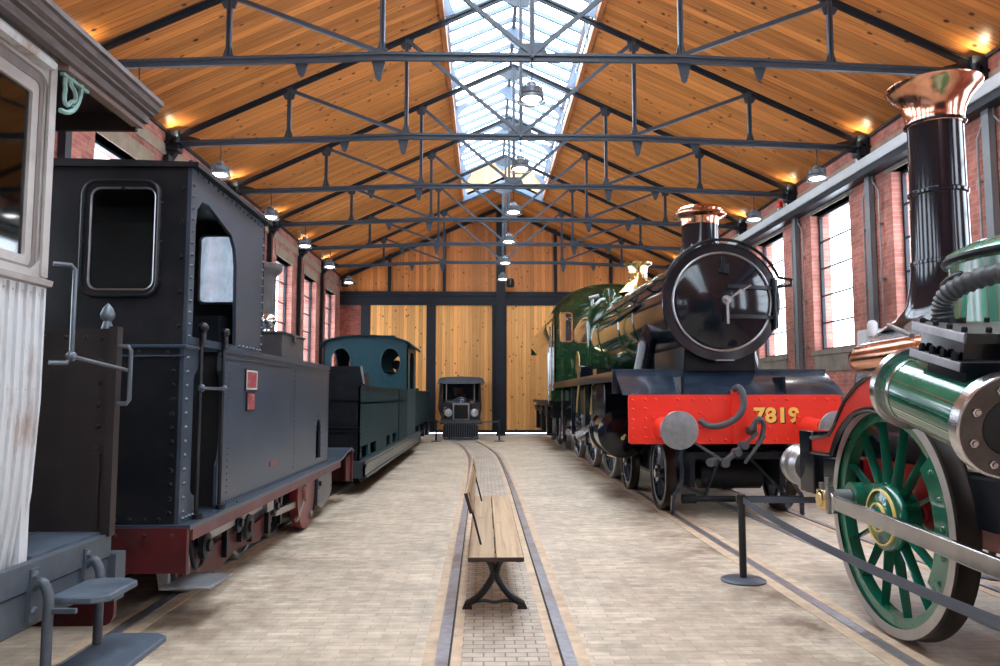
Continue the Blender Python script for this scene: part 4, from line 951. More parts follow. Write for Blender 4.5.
# moulding round the lower cab
q = MB(); q.tube([(BX0 - .01, 6.4, ZT_ - .04), (BX0 - .01, yb0 - .03, ZT_ - .04), (BX1 + .012, yb0 - .03, ZT_ - .04), (BX1 + .012, 5.0, ZT_ - .04)], .014, 8); q.tube([(BX0 - .01, yb0 - .035, ZT_ - .1), (BX1 + .012, yb0 - .035, ZT_ - .1)], .008, 6)
part('moulding', q, P_TK, back)
ye = 6.46
for sg, x in ((1, BX1), (-1, BX0)):
    xi = x - sg * .025
    m = MB(); m.prism([(yb0, ZT_ - .02), (ye, ZT_ - .02), (ye, ZC - .04), (yb0, ZC - .0)], 'yz', x, xi,
        [[(4.92, 1.80), (5.78, 1.80), (5.75, 2.42), (5.71, 2.53), (5.62, 2.61), (5.14, 2.72), (5.02, 2.71), (4.94, 2.64), (4.92, 2.54)]] if sg > 0 else [])
    m.rivets(line((x, yb0 + .035, 1.8), (x, yb0 + .035, 2.78), 14) + line((x, ye - .04, 1.85), (x, ye - .04, 2.76), 14) + line((x, ye - .6, 1.80), (x, ye - .05, 1.80), 7) + line((x, yb0 + .1, ZC - .06), (x, ye - .1, ZC - .09), 16), (sg, 0, 0), .014, .015)
    part('cab_side', m, P_TK, Bv)
    m = MB(); lower = [(yb0 - .03, ZF), (5.04, ZF), (5.04, .78)] + [(5.04 - .07 * math.sin(t), .84 - .06 * math.cos(t)) for t in (.5, 1, 1.5)] + [(4.97, 1.45)] + [(5.04 - .07 * math.sin(t), 1.52 + .06 * math.cos(t)) for t in (1.5, 1, .5)] + [(5.04, 1.6), (5.04, ZT_ - .04), (yb0 - .03, ZT_ - .04)]
    m.prism(lower, 'yz', x, xi); m.rivets(line((x, yb0 + .03, .7), (x, yb0 + .03, 1.66), 12) + line((x, yb0 + .03, ZF + .03), (x, 5.02, ZF + .03), 4), (sg, 0, 0), .015, .016)
    part('cab_apron', m, P_TK, Bv)
    # side tank
    y0, y1 = 5.46, 9.28; 
    m = MB(); hole = [(8.62, .72), (8.86, .72), (8.86, 1.0)] + [(8.74 + .12 * math.cos(t), 1.0 + .16 * math.sin(t)) for t in [PI * k / 8 for k in range(1, 8)]] + [(8.62, 1.0)]
    body = [(5.52, .63), (y1, .63), (y1, ZT_), (y0, ZT_), (y0, 1.62)] + [(y0 + .06 * math.sin(t), 1.55 + .06 * math.cos(t)) for t in (.4, .9, 1.5)] + [(5.54, 1.3), (5.54, 1.1), (5.50, .95), (5.46, .9), (5.46, .63)][:4] + [(5.47, .85), (5.47, .63)]
    body = [(5.46, .63), (y1, .63), (y1, ZT_), (5.46, ZT_), (5.46, 1.6), (5.50, 1.56), (5.535, 1.45), (5.54, 1.25), (5.53, 1.08), (5.50, .98), (5.46, .93)]
    m.prism(body, 'yz', x, xi, [hole])
    m.box(xi, x - sg * .55, 5.55, y1 - .02, ZT_ - .03, ZT_ - .005); m.box(x, x - sg * .55, y1 - .02, y1, .63, ZT_); m.box(x - sg * .53, x - sg * .55, 5.5, y1, .63, ZT_)
    m.rivets(line((x, 5.66, .72), (x, 5.66, 1.68), 22) + line((x, 7.62, .72), (x, 7.62, 1.66), 22) + line((x, y1 - .05, .72), (x, y1 - .05, 1.68), 20), (sg, 0, 0), .0085)
    m.rivets(line((x, 5.6, .655), (x, y1 - .05, .655), 60) + line((x, 5.5, ZT_ - .11), (x, 5.9, ZT_ - .11), 8) + [(x, 8.74 + .165 * math.cos(t), 1.0 + .2 * math.sin(t)) for t in [PI * k / 8 for k in range(9)]] + [(x, 8.585, .72 + k * .07) for k in range(4)] + [(x, 8.895, .72 + k * .07) for k in range(4)], (sg, 0, 0), .0085)
    tk = part('side_tank', m, P_TK, Bv)
    part('tank_end', MB().box(x - sg * .03, x - sg * .56, 5.58, 5.6, .63, ZT_ - .03), P_DARK, tk)  # near-black sheet paints the shade inside the cab doorway
    m = MB(); m.box(x - sg * .03, x + sg * .012, 5.46, y1, ZT_ - .035, ZT_ + .012); m.box(x, x + sg * .01, 5.46, y1, ZT_ - .075, ZT_ - .06); part('moulding', m, P_TK, tk)
    if sg > 0:
        m = MB(); m.box(x - .02, x + .012, 6.02, 6.32, 1.46, 1.635); m2 = part('nameplate', m, P_TKB, tk, label='red edged nameplate with worn illegible letters')
        q = MB(); q.prism(rrect(6.03, 6.31, 1.47, 1.625, .01), 'yz', x + .012, x + .015, [rrect(6.045, 6.295, 1.485, 1.61, .008)]); part('border', q, paint('pale worn border', (.4, .38, .36), .5), m2)
        q = MB(); q.prism(rrect(6.045, 6.295, 1.485, 1.61, .008), 'yz', x + .012, x + .0135); part('panel', q, paint('plate red', (.26, .03, .035), .5, dirt=(.26, .2, .22), damt=.9, dsc=30), m2)
        m = MB(); m.box(x - .02, x + .012, 6.06, 6.26, 1.30, 1.45); m3 = part('number_plate', m, P_TKB, tk, label='small red number plate below the nameplate')
        q = MB(); q.prism(rrect(6.07, 6.25, 1.31, 1.44, .01), 'yz', x + .012, x + .015); part('panel', q, bpy.data.materials['plate red'], m3)
        m = MB(); m.box(x, x + .008, 6.78, 7.0, .80, .85); part('makers_plate', m, paint('worn red plate', (.2, .08, .08), .5), tk)
    # doorway posts with ball tops, and door
    for y in (5.03, 5.46):
        m = MB(); m.cyl((x + sg * .02, y, ZF), (x + sg * .02, y, ZT_ + .06), .014, n=10); m.cyl((x + sg * .03, y, ZT_ - .02), (x + sg * .03, y, ZT_ + .07), .022, n=12); m.sph((x + sg * .03, y, ZT_ + .10), .034); m.cyl((x + sg * .03, y, ZF), (x + sg * .03, y, ZF + .03), .035, n=10)
        part('door_post', m, P_TKB, Bv)
    m = MB(); m.tube([(x + sg * .03, 5.0, 1.47), (x + sg * .03, 5.48, 1.47)], .012, 8); m.sph((x + sg * .03, 5.03, 1.47), .028, 8, 6); m.sph((x + sg * .03, 5.46, 1.47), .028, 8, 6); part('safety_bar', m, P_TK, Bv)
# roof
m = MB(); cr = [(BX0 - .05, ZC - .03)] + [(BC + (BX1 + .05 - BC) * (-1 + 2 * i / 12), ZC - .02 + .02 * (1 - (-1 + 2 * i / 12) ** 2)) for i in range(13)] + [(BX1 + .05, ZC - .03)]
m.prism(cr + [(BX1 + .05, ZC - .05), (BX0 - .05, ZC - .05)], 'xz', yb0 - .03, ye + .06); part('cab_roof', m, P_TKB, Bv)
m = MB(); m.prism([(BX0, ZT_), (BX1, ZT_), (BX1, ZC - .04), (BX0, ZC - .04)], 'xz', ye - .03, ye, [rrect(-2.42, -2.08, 2.19, 2.79, .05), rrect(-3.82, -3.48, 2.19, 2.79, .05)])
m.prism([(-3.5, ZF), (-2.4, ZF), (-2.4, ZT_), (-3.5, ZT_)], 'xz', ye - .03, ye)
fs_ = part('front_sheet', m, P_TKB, Bv)
for xa, xb in ((-2.42, -2.08), (-3.82, -3.48)):
    q = MB(); q.tube([(p[0], ye - .035, p[1]) for p in rrect(xa + .008, xb - .008, 2.20, 2.78, .05)], .012, 6, True); wf_ = part('window_frame', q, P_GREY, fs_)
    part('pane', MB().box(xa, xb, ye - .02, ye - .016, 2.20, 2.78), glass('spectacle glass with painted haze', (.8, .88, .95), .05, 1.5, reflection_haze=.5) if 'spectacle glass with painted haze' not in bpy.data.materials else bpy.data.materials['spectacle glass with painted haze'], wf_)  # whitish haze in these panes stands in for pale reflections
m = MB(); m.lathe([(0, 5.7), (.44, 5.72), (.46, 5.76), (.46, 10.3), (.47, 10.31), (.47, 10.36), (.3, 10.42), (0, 10.44)], (BC, 0, 1.42), (0, 1, 0), 40); m.box(BC - .4, BC + .4, 9.3, 10.3, .6, 1.2)
part('boiler', m, P_TK, Bv)
m = MB(); m.box(-2.35, -1.98, 5.7, 6.3, 1.3, 2.02); m.box(-2.8, -2.4, 5.9, 6.2, 1.9, 2.1); m.sph((-2.7, 5.8, 2.05), .12); m.tube([(-2.2, 5.7, 1.6), (-2.2, 5.62, 1.62), (-2.05, 5.62, 1.62)], .015)
part('cab_fittings', m, P_BLKS, Bv)
m = MB(); m.lathe([(.25, 1.8), (.18, 1.9), (.165, 2.0), (.165, 2.98), (.185, 3.02), (.23, 3.06), (.245, 3.10), (.245, 3.15), (.23, 3.16), (.15, 2.98), (0, 2.95)], (BC + .02, 10.05, 0), n=32); part('chimney', m, paint('grey brown chimney', (.09, .085, .085), .5, var=.25), Bv)
m = MB(); m.sph((-2.62, 9.2, 2.32), .105); m.cyl((-2.62, 9.2, 1.85), (-2.62, 9.2, 2.25), .04); part('lamp_globe', m, P_BRT, Bv)
m = MB(); m.box(-2.66, -2.01, 7.6, 8.5, ZT_ - .005, 2.06); m.box(-2.68, -1.99, 7.58, 8.52, 2.045, 2.065); m.box(-2.005, -1.985, 8.0, 8.1, 1.98, 2.05)
part('tool_box', m, paint('brown grey box', (.06, .055, .055), .5, var=.3), Bv, bevel=.006)
# running plate, beams
m = MB(); m.prism([(yb0 - .05, ZF - .0), (9.6, ZF), (9.9, ZF + .02), (10.2, ZF + .07), (10.5, ZF + .09), (10.68, ZF + .05), (10.68, ZF + .015), (10.5, ZF + .06), (10.2, ZF + .04), (9.9, ZF - .01), (9.6, ZF - .03), (yb0 - .05, ZF - .03)], 'yz', BX0 - .08, BX1 + .08)
m.rivets([(BX1 + .04, y, ZF) for y in (5.1, 5.3, 5.5, 5.8)], (0, 0, 1), .013)
rp = part('running_plate', m, P_TK, Bv)
m = MB()
for x in (BX0 - .08, BX1 + .065): m.box(x, x + .015, yb0, 9.7, ZF - .1, ZF - .03)
part('edge_angle', m, P_PNK, rp)
m = MB(); m.box(BX0 - .06, BX1 + .07, yb0 - .07, yb0 - .03, .345, ZF - .015); m.rivets(line((BX1 - .02, yb0 - .07, ZF - .06), (-3.8, yb0 - .07, ZF - .06), 12), (0, -1, 0), .016); part('rear_beam', m, P_RDD, Bv)
m = MB(); m.box(BX0 - .0, BX1 + .07, 10.62, 10.66, .25, ZF + .02); m.prism([(10.3, .3), (10.62, .25), (10.62, .62), (10.3, .6)], 'yz', BX1 + .02, BX1 + .04); part('front_beam', m, P_RDD, Bv)
m = MB()
for sg in (-1, 1):
    x = BC + sg * .58; m.box(x - .02, x + .02, yb0, 10.6, .28, ZF - .03)
m.prism([(5.3, .2), (5.9, .12), (6.3, .2), (6.9, .14), (7.3, .24), (7.3, .36), (6.6, .30), (6.0, .34), (5.6, .32), (5.3, .4)], 'yz', -2.02, -1.99)
m.box(-2.05, -2.0, 6.1, 6.25, .2, .5); m.box(-2.05, -2.0, 5.25, 5.32, .2, .5)
part('frame', m, P_RDD, Bv)
for y in (5.75, 6.85, 7.85):
    for sg in (-1, 1):
        xo = -2.125 if sg > 0 else -3.775
        wheel(Bv, (xo, y, .36), .36, sg, 9, P_BLKS, P_BRTD, hub=.09, width=.11, spw=.03)
    part('axle', MB().cyl((BC - .7, y, .36), (BC + .7, y, .36), .05, n=10), P_BLKS, Bv)
m = MB(); m.lathe([(0, -.04), (.1, -.04), (.12, -.02), (.34, -.02), (.385, -.03), (.39, 0), (.39, .05), (.0, .05)], (-1.93, 8.3, .40), (-1, 0, 0), 40); part('crank_disc', m, P_RED if False else paint('dark scarlet', (.13, .006, .008), .32, var=.15), Bv)
m = MB()
m.bar((-1.96, 5.5, .44), (-1.96, 6.9, .47), .04, .07); m.box(-1.98, -1.9, 6.82, 7.02, .4, .56); m.bar((-1.94, 7.2, .34), (-1.94, 8.35, .3), .035, .06); m.bar((-1.93, 7.3, .5), (-1.93, 7.9, .5), .03, .05)
m.bar((-1.92, 7.95, .15), (-1.92, 8.3, .36), .03, .05); m.cyl((-1.98, 8.5, .14), (-1.88, 8.5, .14), .035)
part('coupling_rod', m, P_BRTD, Bv)
part('valve_rod', MB().bar((-1.96, 5.55, .5), (-1.95, 6.55, .53), .03, .05), P_BRTD, Bv)
for y, z0, z1 in ((7.47, .2, .62), (6.57, .2, .62), (7.07, .18, .62), (5.95, .2, .62), (6.3, .25, .62)): part('hanger', MB().box(-1.99, -1.95, y - .025, y + .025, z0, z1), P_BLKS, Bv)
for y, z, r in ((6.4, .35, .11), (5.45, .38, .10), (6.15, .42, .08), (7.2, .4, .09), (9.05, .4, .07)): part('pivot_boss', MB().lathe([(0, 0), (r * .4, 0), (r * .45, .02), (r * .9, .025), (r, .06), (0, .06)], (-1.90, y, z), (-1, 0, 0), 18), P_BLKS, Bv)
part('drain_pipe', MB().tube(spline([(-1.95, 5.15, .55), (-1.93, 5.2, .3), (-1.95, 5.4, .26), (-1.95, 5.5, .45), (-1.94, 5.6, .5)], 5), .014), P_BLKS, Bv)
part('sand_pipe', MB().cyl((-1.96, 8.9, .5), (-1.96, 8.9, .12), .022, n=8), P_BLKS, Bv)
part('guide_bar', MB().box(-2.0, -1.95, 8.5, 9.0, .36, .44), P_BRTD, Bv)
m = MB(); m.prism([(8.95, .56), (9.75, .58), (9.75, .24), (9.55, .14), (9.2, .1), (8.95, .16)], 'yz', -2.35, -1.92); m.rivets([(-1.92, 9.0, z) for z in (.2, .35, .5)] + [(-1.92, 9.7, z) for z in (.3, .45)], (1, 0, 0), .014); part('cylinder', m, P_TK, Bv, bevel=.01)
m = MB(); m.prism([(-2.1, .56), (-2.0, .56), (-1.98, .2), (-2.04, .2)], 'xz', 4.93, 4.97); m.box(-2.0, -1.97, 5.2, 5.26, .2, .6)
m.prism([(4.84, .245), (5.28, .23), (5.30, .215), (4.84, .225)], 'yz', -2.0, -1.69)
part('footstep', m, P_GREY, Bv, bevel=.005)

# ------------------------------------------------------------------ old wooden carriage at the left edge
P_HR = paint('worn blue grey rail', (.10, .12, .14), .4, metal=.4, var=.2)
P_WHT = paint('weathered white boards', (.52, .535, .545), .7, var=.12, sc=4, dirt=(.24, .14, .08), damt=.9, dsc=2.0, stretch=(3, 3, 1), bump=.15)
P_TRIM = paint('aged taupe trim', (.17, .14, .13), .6, var=.2, sc=5, stretch=(4, 4, 1), dirt=(.12, .09, .08), damt=.4)
P_TRIMW = paint('faded taupe white trim', (.37, .345, .325), .55, var=.15, sc=5, dirt=(.2, .165, .15), damt=.45)
P_CORN = paint('flaking cornice paint', (.12, .095, .09), .5, var=.35, sc=6, stretch=(4, 1, 4), dirt=(.03, .025, .025), damt=.6, dsc=5)
P_SILL = paint('blue grey sill paint', (.048, .060, .075), .5, var=.2, sc=5, dirt=(.11, .13, .15), damt=.4, dsc=4)
P_BRN = paint('dark brown plate', (.018, .012, .011), .45, var=.25, sc=4, dirt=(.04, .034, .032), damt=.35)
P_STEP = paint('worn slate step', (.062, .082, .11), .5, var=.25, sc=6, dirt=(.14, .16, .18), damt=.4)
P_VERD = paint('verdigris ironwork', (.20, .34, .30), .55, var=.25, sc=12)
AX = -1.95; AE = 3.44; AS = -1.5; AL = -3.95
A_ = thing('railway_carriage', (-2.95, 2.6, 0), 'old wooden railway carriage with peeling white boards, end platform and grey steps', 'carriage')
m = MB()
side = [(AX - .03, 1.93), (AX - .03, 1.4), (AX - .05, 1.0), (AX - .11, .51), (AX - .17, .51), (AX - .11, 1.0), (AX - .09, 1.4), (AX - .09, 1.93)]
m.prism(side, 'xz', AS, AE)
xx = AE - .02
while xx > AS:
    for (x0, z0), (x1, z1) in (((AX - .03, 1.90), (AX - .03, 1.4)), ((AX - .03, 1.4), (AX - .05, 1.0)), ((AX - .05, 1.0), (AX - .11, .51))):
        m.bar((x0 + .004, xx, z0), (x1 + .004, xx, z1), .014, .02, (1, 0, 0))
    xx -= .062
m.rivets([(AX - .025, AE - .05 - .062 * k, z) for k in range(40) for z in (1.87, 1.45)], (1, 0, 0), .006)
m.box(AL, AX - .05, AE - .06, AE, .62, 1.93)
part('boarding', m, P_WHT, A_, label='peeling white vertical boards with brown patches')
m = MB(); m.prism([(AX - .06, 1.90), (AX - .0, 1.91), (AX + .005, 1.935), (AX - .06, 1.955)], 'xz', AS, AE + .004); part('belt_rail', m, P_TRIMW, A_)
# upper side: frame with window recess
def wz(y0, y1): return rrect(y0, y1, 1.975, 2.865, .085, 6)
m = MB(); m.prism([(AS, 1.94), (AE, 1.94), (AE, 2.99), (AS, 2.99)], 'yz', AX - .03, AX - .06, [wz(2.35, 3.40), wz(1.15, 2.2), wz(-.1, 1.0)])
m.box(AX - .03, AX - .02, AE - .05, AE, 1.95, 2.97)
m.box(AL, AX - .04, AE - .06, AE, 1.93, 2.98)
part('upper_side', m, P_TRIMW, A_)
for k, (a, b) in enumerate(((2.35, 3.40), (1.15, 2.2), (-.1, 1.0))):
    m = MB(); m.prism(wz(a, b), 'yz', AX - .045, AX - .07, [rrect(a + .045, b - .045, 1.99, 2.82, .03)]); part_ = part('window_recess', m, P_TRIM, A_)
    m = MB(); m.prism(rrect(a + .045, b - .045, 1.98, 2.82, .03), 'yz', AX - .05, AX - .085, [rrect(a + .09, b - .09, 2.03, 2.765, .01)]); sash = part('sash', m, P_TRIMW, part_)
    part('pane', MB().box(AX - .07, AX - .065, a + .085, b - .085, 2.025, 2.77), glass('carriage glass', (.25, .27, .3), .04, 1.3) if k == 0 else bpy.data.materials['carriage glass'], part_)
m = MB(); m.prism([(AX - .03, 2.885), (AX + .02, 2.88), (AX + .03, 2.905), (AX + .01, 2.93), (AX - .03, 2.94)], 'xz', AS, 3.35); part('drip_moulding', m, P_WHT, A_)
m = MB(); m.box(AL + .1, AX - .2, AS, AE - .1, .8, .85); m.box(AL, AL + .05, AS, AE, .6, 2.98); m.box(AL, AX - .1, AS, AS + .05, .6, 2.98); part('far_side', m, P_BRN, A_)
# roof and cornice
RE = 4.21
m = MB()
m.prism([(AX + .02, 2.945), (AX + .06, 2.945), (AX + .062, 2.985), (AX + .09, 2.99), (AX + .092, 3.0), (AX + .12, 3.01), (AX + .122, 3.04), (AX + .14, 3.045), (AX + .14, 3.07), (AX - .0, 3.10), (AX - .0, 2.99)], 'xz', AS, RE)
part('cornice', m, P_CORN, A_)
m = MB(); m.box(AX - .02, AX + .03, AE, RE, 2.92, 2.99); m.box(AX - .06, AX - .02, AE, RE, 2.95, 3.0); part('platform_fascia', m, paint('pinkish brown fascia', (.22, .16, .14), .55, var=.15), A_)
m = MB(); m.prism([(AX + .03, 3.06), (AX - .3, 3.16), (-2.95, 3.26), (AL + .3, 3.16), (AL - .1, 3.06), (AL - .1, 3.0), (AX + .03, 3.0)], 'xz', AS, RE); m.box(AL - .08, AX, RE - .03, RE, 2.90, 3.06)
part('roof', m, P_BRN, A_)
# ornate bracket
m = MB(); bx_ = AX - .0; yb_, zb_ = AE + .01, 2.70
m.bar((bx_, AE, 2.905), (bx_, AE + .22, 2.905), .02, .014)
m.tube([(bx_, AE + .17 * math.cos(t), 2.92 + .19 * -math.sin(t)) for t in [PI / 2 * k / 10 for k in range(11)]], .012, 6)
m.tube([(bx_, AE + .065 + .045 * math.cos(t) * (1 + .25 * math.cos(3 * t)), 2.84 + .06 * math.sin(t) * (1 + .25 * math.cos(3 * t))) for t in [2 * PI * k / 24 for k in range(24)]], .01, 6, True)
m.tube([(bx_, AE + .1, 2.93), (bx_, AE + .08, 2.9)], .008, 6); m.tube([(bx_, AE + .09, 2.79), (bx_, AE + .12, 2.785)], .008, 6)
part('roof_bracket', m, P_VERD, A_, label='verdigris green ornamental iron bracket')
# platform
PE = 4.08
m = MB(); m.box(AL, AX - .03, AE, PE, .69, .72); m.box(AX - .36, AX - .34, AE, PE, .72, .722); part('deck', m, P_STEP, A_)
m = MB(); m.prism([(AS, .59), (PE, .59), (PE, .71), (AS, .71)], 'yz', AX - .03, AX + .01); m.prism([(AS, .43), (PE, .43), (PE, .585), (AS, .585)], 'yz', AX - .05, AX - .0); m.box(AL, AX - .03, AS, PE, .45, .68)
sill = part('sole_bar', m, P_SILL, A_, bevel=.005)
m = MB(); m.box(AL, AX + .03, PE, PE + .02, .42, .60); m.box(AX - .05, AX + .04, PE - .01, PE + .1, .36, .60); part('end_beam', m, P_SILL, A_)
m = MB(); m.prism(rrect(-3.8, AX + .035, .235, .42, .06), 'xz', PE - .0, PE + .03); part('headstock', m, P_RDD, A_)
m = MB(); m.box(AL + .05, AX + .0, PE - .03, PE, .72, 1.775); m.box(AX - .02, AX + .025, PE - .06, PE + .0, .70, 1.785)
m.rivets(line((AX - .07, PE - .03, .8), (AX - .07, PE - .03, 1.72), 9) + line((AX - .15, PE - .03, 1.73), (AL + .2, PE - .03, 1.73), 16), (0, -1, 0), .014)
m.box(AX - .10, AX - .05, PE - .045, PE - .03, .74, 1.12)
bh = part('end_plate', m, P_BRN, A_)
m = MB(); m.lathe([(0, 0), (.03, 0), (.022, .03), (.018, .04), (.035, .06), (.036, .08), (.025, .11), (.008, .13), (0, .14)], (AX - .05, PE - .02, 1.775), n=14); part('finial', m, P_HR, bh)
m = MB(); m.tube([(AX + .02, PE - .03, 1.68), (AX + .07, PE - .03, 1.68), (AX + .085, PE - .03, 1.66), (AX + .085, PE - .03, 1.40), (AX + .07, PE - .03, 1.38), (AX + .02, PE - .03, 1.38)], .012, 8); part('handrail', m, P_HR, bh)
m = MB(); m.tube([(AX - .01, AE + .02, 2.02), (AX + .05, AE + .06, 2.02), (AX + .065, AE + .07, 2.0), (AX + .065, AE + .07, 1.60), (AX + .05, AE + .06, 1.57), (AX - .01, AE + .02, 1.57)], .011, 8); m.tube([(AX + .065, AE + .07, 1.60), (AX + .08, PE - .06, 1.555)], .01, 8); m.sph((AX + .065, AE + .07, 1.60), .025, 8, 6)
part('grab_rail', m, P_HR, A_)
# steps
for nm, x0, x1, y0, y1, z in (('step_board', AX + .04, -1.66, 3.45, 3.82, .54), ('step_board', -1.89, -1.585, 3.4, 4.0, .225)):
    m = MB(); m.prism([(x0, y0), (x1 - .06, y0), (x1, y0 + .05), (x1, y1 - .05), (x1 - .06, y1), (x0, y1)], 'xy', z - .03, z); part(nm, m, P_STEP, A_, bevel=.006)
for y in (3.39, 3.83):
    m = MB(); m.tube(spline([(AX + .01, y, .60), (AX + .05, y, .62), (AX + .08, y, .56), (AX + .08, y, .45), (AX + .08, y, .17)], 5), .022, 10); m.box(AX, AX + .02, y - .03, y + .03, .46, .68)
    m.rivets([(AX + .02, y, .65), (AX + .02, y, .5)], (1, 0, 0), .022); m.bar((AX + .08, y, .5), (AX + .2, y, .5), .02, .02); m.bar((AX + .08, y, .18), (AX + .3, y, .155), .02, .02)
    part('step_bracket', m, P_SILL, A_)
for y in (.6, 2.2):
    for sg in (-1, 1): wheel(A_, (-2.95 + sg * .80, y, .40), .40, sg, 8, P_BLKS, P_TYRE, hub=.09, width=.11)
m = MB(); m.box(-3.4, -2.5, AS, 3.9, .3, .45); part('underframe', m, P_BLKS, A_)

# ------------------------------------------------------------------ teal tank engine farther back
P_TEAL = paint('dark teal enamel', (.006, .033, .042), .45, var=.15, coat=.0, spec=.1, dirt=(.02, .06, .07), damt=.3)
P_TEALL = paint('lighter teal enamel', (.014, .058, .075), .4, var=.12, spec=.3)
CX = -2.795; cr_, cl_ = -1.8, -3.79
C_ = thing('tank_locomotive', (CX, 17.5, 0), 'dark teal tank engine with two round rear windows, standing behind the black tank engine', 'locomotive')
m = MB()
slots = [[(a, .50), (b, .50), (b, .68), (a, .68)] for a, b in ((11.35, 11.95), (12.2, 12.85), (14.2, 14.7), (15.1, 15.7))]
m.prism([(11.15, .48), (18.0, .48), (18.0, 1.57), (11.15, 1.57)], 'yz', cr_, cr_ - .03, slots)
m.box(cl_, cl_ + .03, 11.15, 18.0, .48, 1.57); m.box(cl_, cr_, 11.2, 18.0, 1.3, 1.33)
m.rivets(line((cr_, 11.25, .55), (cr_, 11.25, 1.5), 16) + line((cr_, 11.9, .8), (cr_, 11.9, 1.5), 12) + line((cr_, 11.3, 1.44), (cr_, 16, 1.44), 30) + line((cr_, 16.1, .55), (cr_, 16.1, 1.5), 12), (1, 0, 0), .012)
m.box(cr_, cr_ + .02, 11.15, 16.2, 1.55, 1.58); m.box(cr_, cr_ + .015, 16.15, 16.2, .48, 1.57)
part('bunker_side', m, P_TEAL, C_)
m = MB(); m.box(cl_, cr_, 11.15, 11.18, .48, 1.57)
for z in (1.36, .95, .90): m.box(cl_, cr_ + .0, 11.12, 11.15, z, z + .02)
m.rivets([(x, 11.15, z) for z in (1.0, .86, .54) for x in [cr_ - .04 - .06 * k for k in range(34)]] + line((cr_ - .04, 11.15, .5), (cr_ - .04, 11.15, 1.5), 22), (0, -1, 0), .01)
m.prism([(cl_, 1.57), (cr_ + .04, 1.57), (cr_ - .02, 1.86), (cl_, 1.86)], 'xz', 11.3, 11.33); m.box(-2.3, -1.9, 12.2, 12.6, 1.3, 1.78)
part('bunker_end', m, P_BLKS, C_)
m = MB(); m.bar((cr_ + .03, 11.3, 1.6), (cr_ - .02, 11.3, 1.86), .03, .02, (0, 1, 0)); part('edge_strip', m, P_GREY, C_)
m = MB(); m.box(cl_ - .05, -1.71, 11.1, 20.5, .43, .48); m.box(-1.75, -1.71, 11.1, 20.3, .26, .43); m.box(cl_, -1.71, 11.1, 11.14, .24, .43); m.box(-1.72, -1.69, 11.1, 20.2, .40, .44); m.box(-1.72, -1.68, 11.1, 20.2, .25, .275)
m.box(-3.6, -2.3, 11.3, 25.2, .3, .45)
part('running_plate', m, paint('blue black running plate', (.03, .045, .055), .35, var=.2, coat=.3), C_)
cyb = 18.0
top = [(CX + (cr_ - CX) * math.cos(a), 2.60 + .24 * math.sin(a)) for a in [PI * k / 16 for k in range(17)]]
m = MB(); m.prism([(cr_, .48)] + top + [(cl_, .48)], 'xz', cyb, cyb + .03, [circ(-2.21, 2.22, .32, 24, rx=.70), circ(-3.38, 2.22, .32, 24, rx=.70)])
part('cab_back', m, P_TEALL, C_)
m = MB()
for sg, x in ((1, cr_), (-1, cl_)):
    m.prism([(cyb, .48), (20.1, .48), (20.1, 2.62), (cyb, 2.62)], 'yz', x, x - sg * .03, [[(18.5, 1.6), (19.6, 1.6), (19.6, 2.3), (19.4, 2.5), (18.7, 2.5), (18.5, 2.3)]])
m.prism([(cr_, .48)] + top + [(cl_, .48)], 'xz', 20.07, 20.1, [circ(-2.21, 2.22, .25, 20, rx=.75), circ(-3.38, 2.22, .25, 20, rx=.75)])
part('cab_side', m, P_TEALL, C_)
rt = [(CX + (cr_ - CX + .1) * math.cos(a), 2.60 + .26 * math.sin(a)) for a in [PI * k / 16 for k in range(17)]]; rb = [(CX + (cr_ - CX + .08) * math.cos(a), 2.58 + .25 * math.sin(a)) for a in [PI * (16 - k) / 16 for k in range(17)]]
m = MB(); m.prism(rt + rb, 'xz', cyb - .1, 20.5); m.box(-3.0, -2.2, 18.6, 19.4, 2.83, 2.90); part('cab_roof', m, P_TEAL, C_)
for cx_ in (-2.21, -3.38): part('window_ring', MB().tube([(cx_ + .235 * math.cos(a), cyb - .01, 2.22 + .33 * math.sin(a)) for a in [2 * PI * k / 28 for k in range(28)]], .012, 6, True), P_TEALL, C_)
m = MB(); m.cyl((-2.2, 19.3, 1.2), (-2.2, 19.3, 2.1), .03); m.lathe([(0, 0), (.12, 0), (.12, .04), (0, .04)], (-2.2, 19.2, 2.2), (0, 1, 0), 20); m.box(-3.4, -2.5, 19.4, 19.9, .6, 2.0); m.tube([(-2.5, 19.2, 2.0), (-2.0, 19.2, 2.0)], .02); part('cab_fittings', m, P_BLKS, C_)
m = MB(); m.box(cl_, cr_, 20.1, 24.9, .62, 1.55); m.box(cl_, cr_ + .02, 20.1, 24.9, 1.53, 1.57); part('side_tank', m, P_TEAL, C_, bevel=.01)
m = MB(); m.lathe([(0, 20.2), (.5, 20.2), (.5, 25.3), (0, 25.35)], (CX, 0, 1.2), (0, 1, 0), 32); m.cyl((-2.0, 22, 1.57), (-2.0, 22, 1.64), .12); part('boiler', m, P_TEAL, C_)
for y in (12.6, 14.4, 19.6, 21.4, 23.2):
    for sg in (-1, 1): wheel(C_, (CX + sg * .80, y, .40), .40, sg, 9, P_BLKS, P_TYRE, hub=.09, width=.11)
m = MB(); m.bar((-1.9, 19.6, .35), (-1.9, 23.2, .35), .04, .08); m.box(-2.1, -1.75, 24.0, 24.8, .2, .62); m.bar((-1.85, 21.4, .3), (-1.85, 24.0, .42), .04, .06); m.box(-1.95, -1.85, 22.3, 22.4, .15, .62); m.box(-1.95, -1.85, 20.6, 20.7, .15, .62); m.cyl((-1.95, 21.4, .4), (-1.8, 21.4, .4), .2, n=16); m.cyl((-1.95, 23.2, .4), (-1.8, 23.2, .4), .2, n=16); m.cyl((-1.95, 19.6, .4), (-1.85, 19.6, .4), .2, n=16)
part('motion', m, P_BLKS, C_)

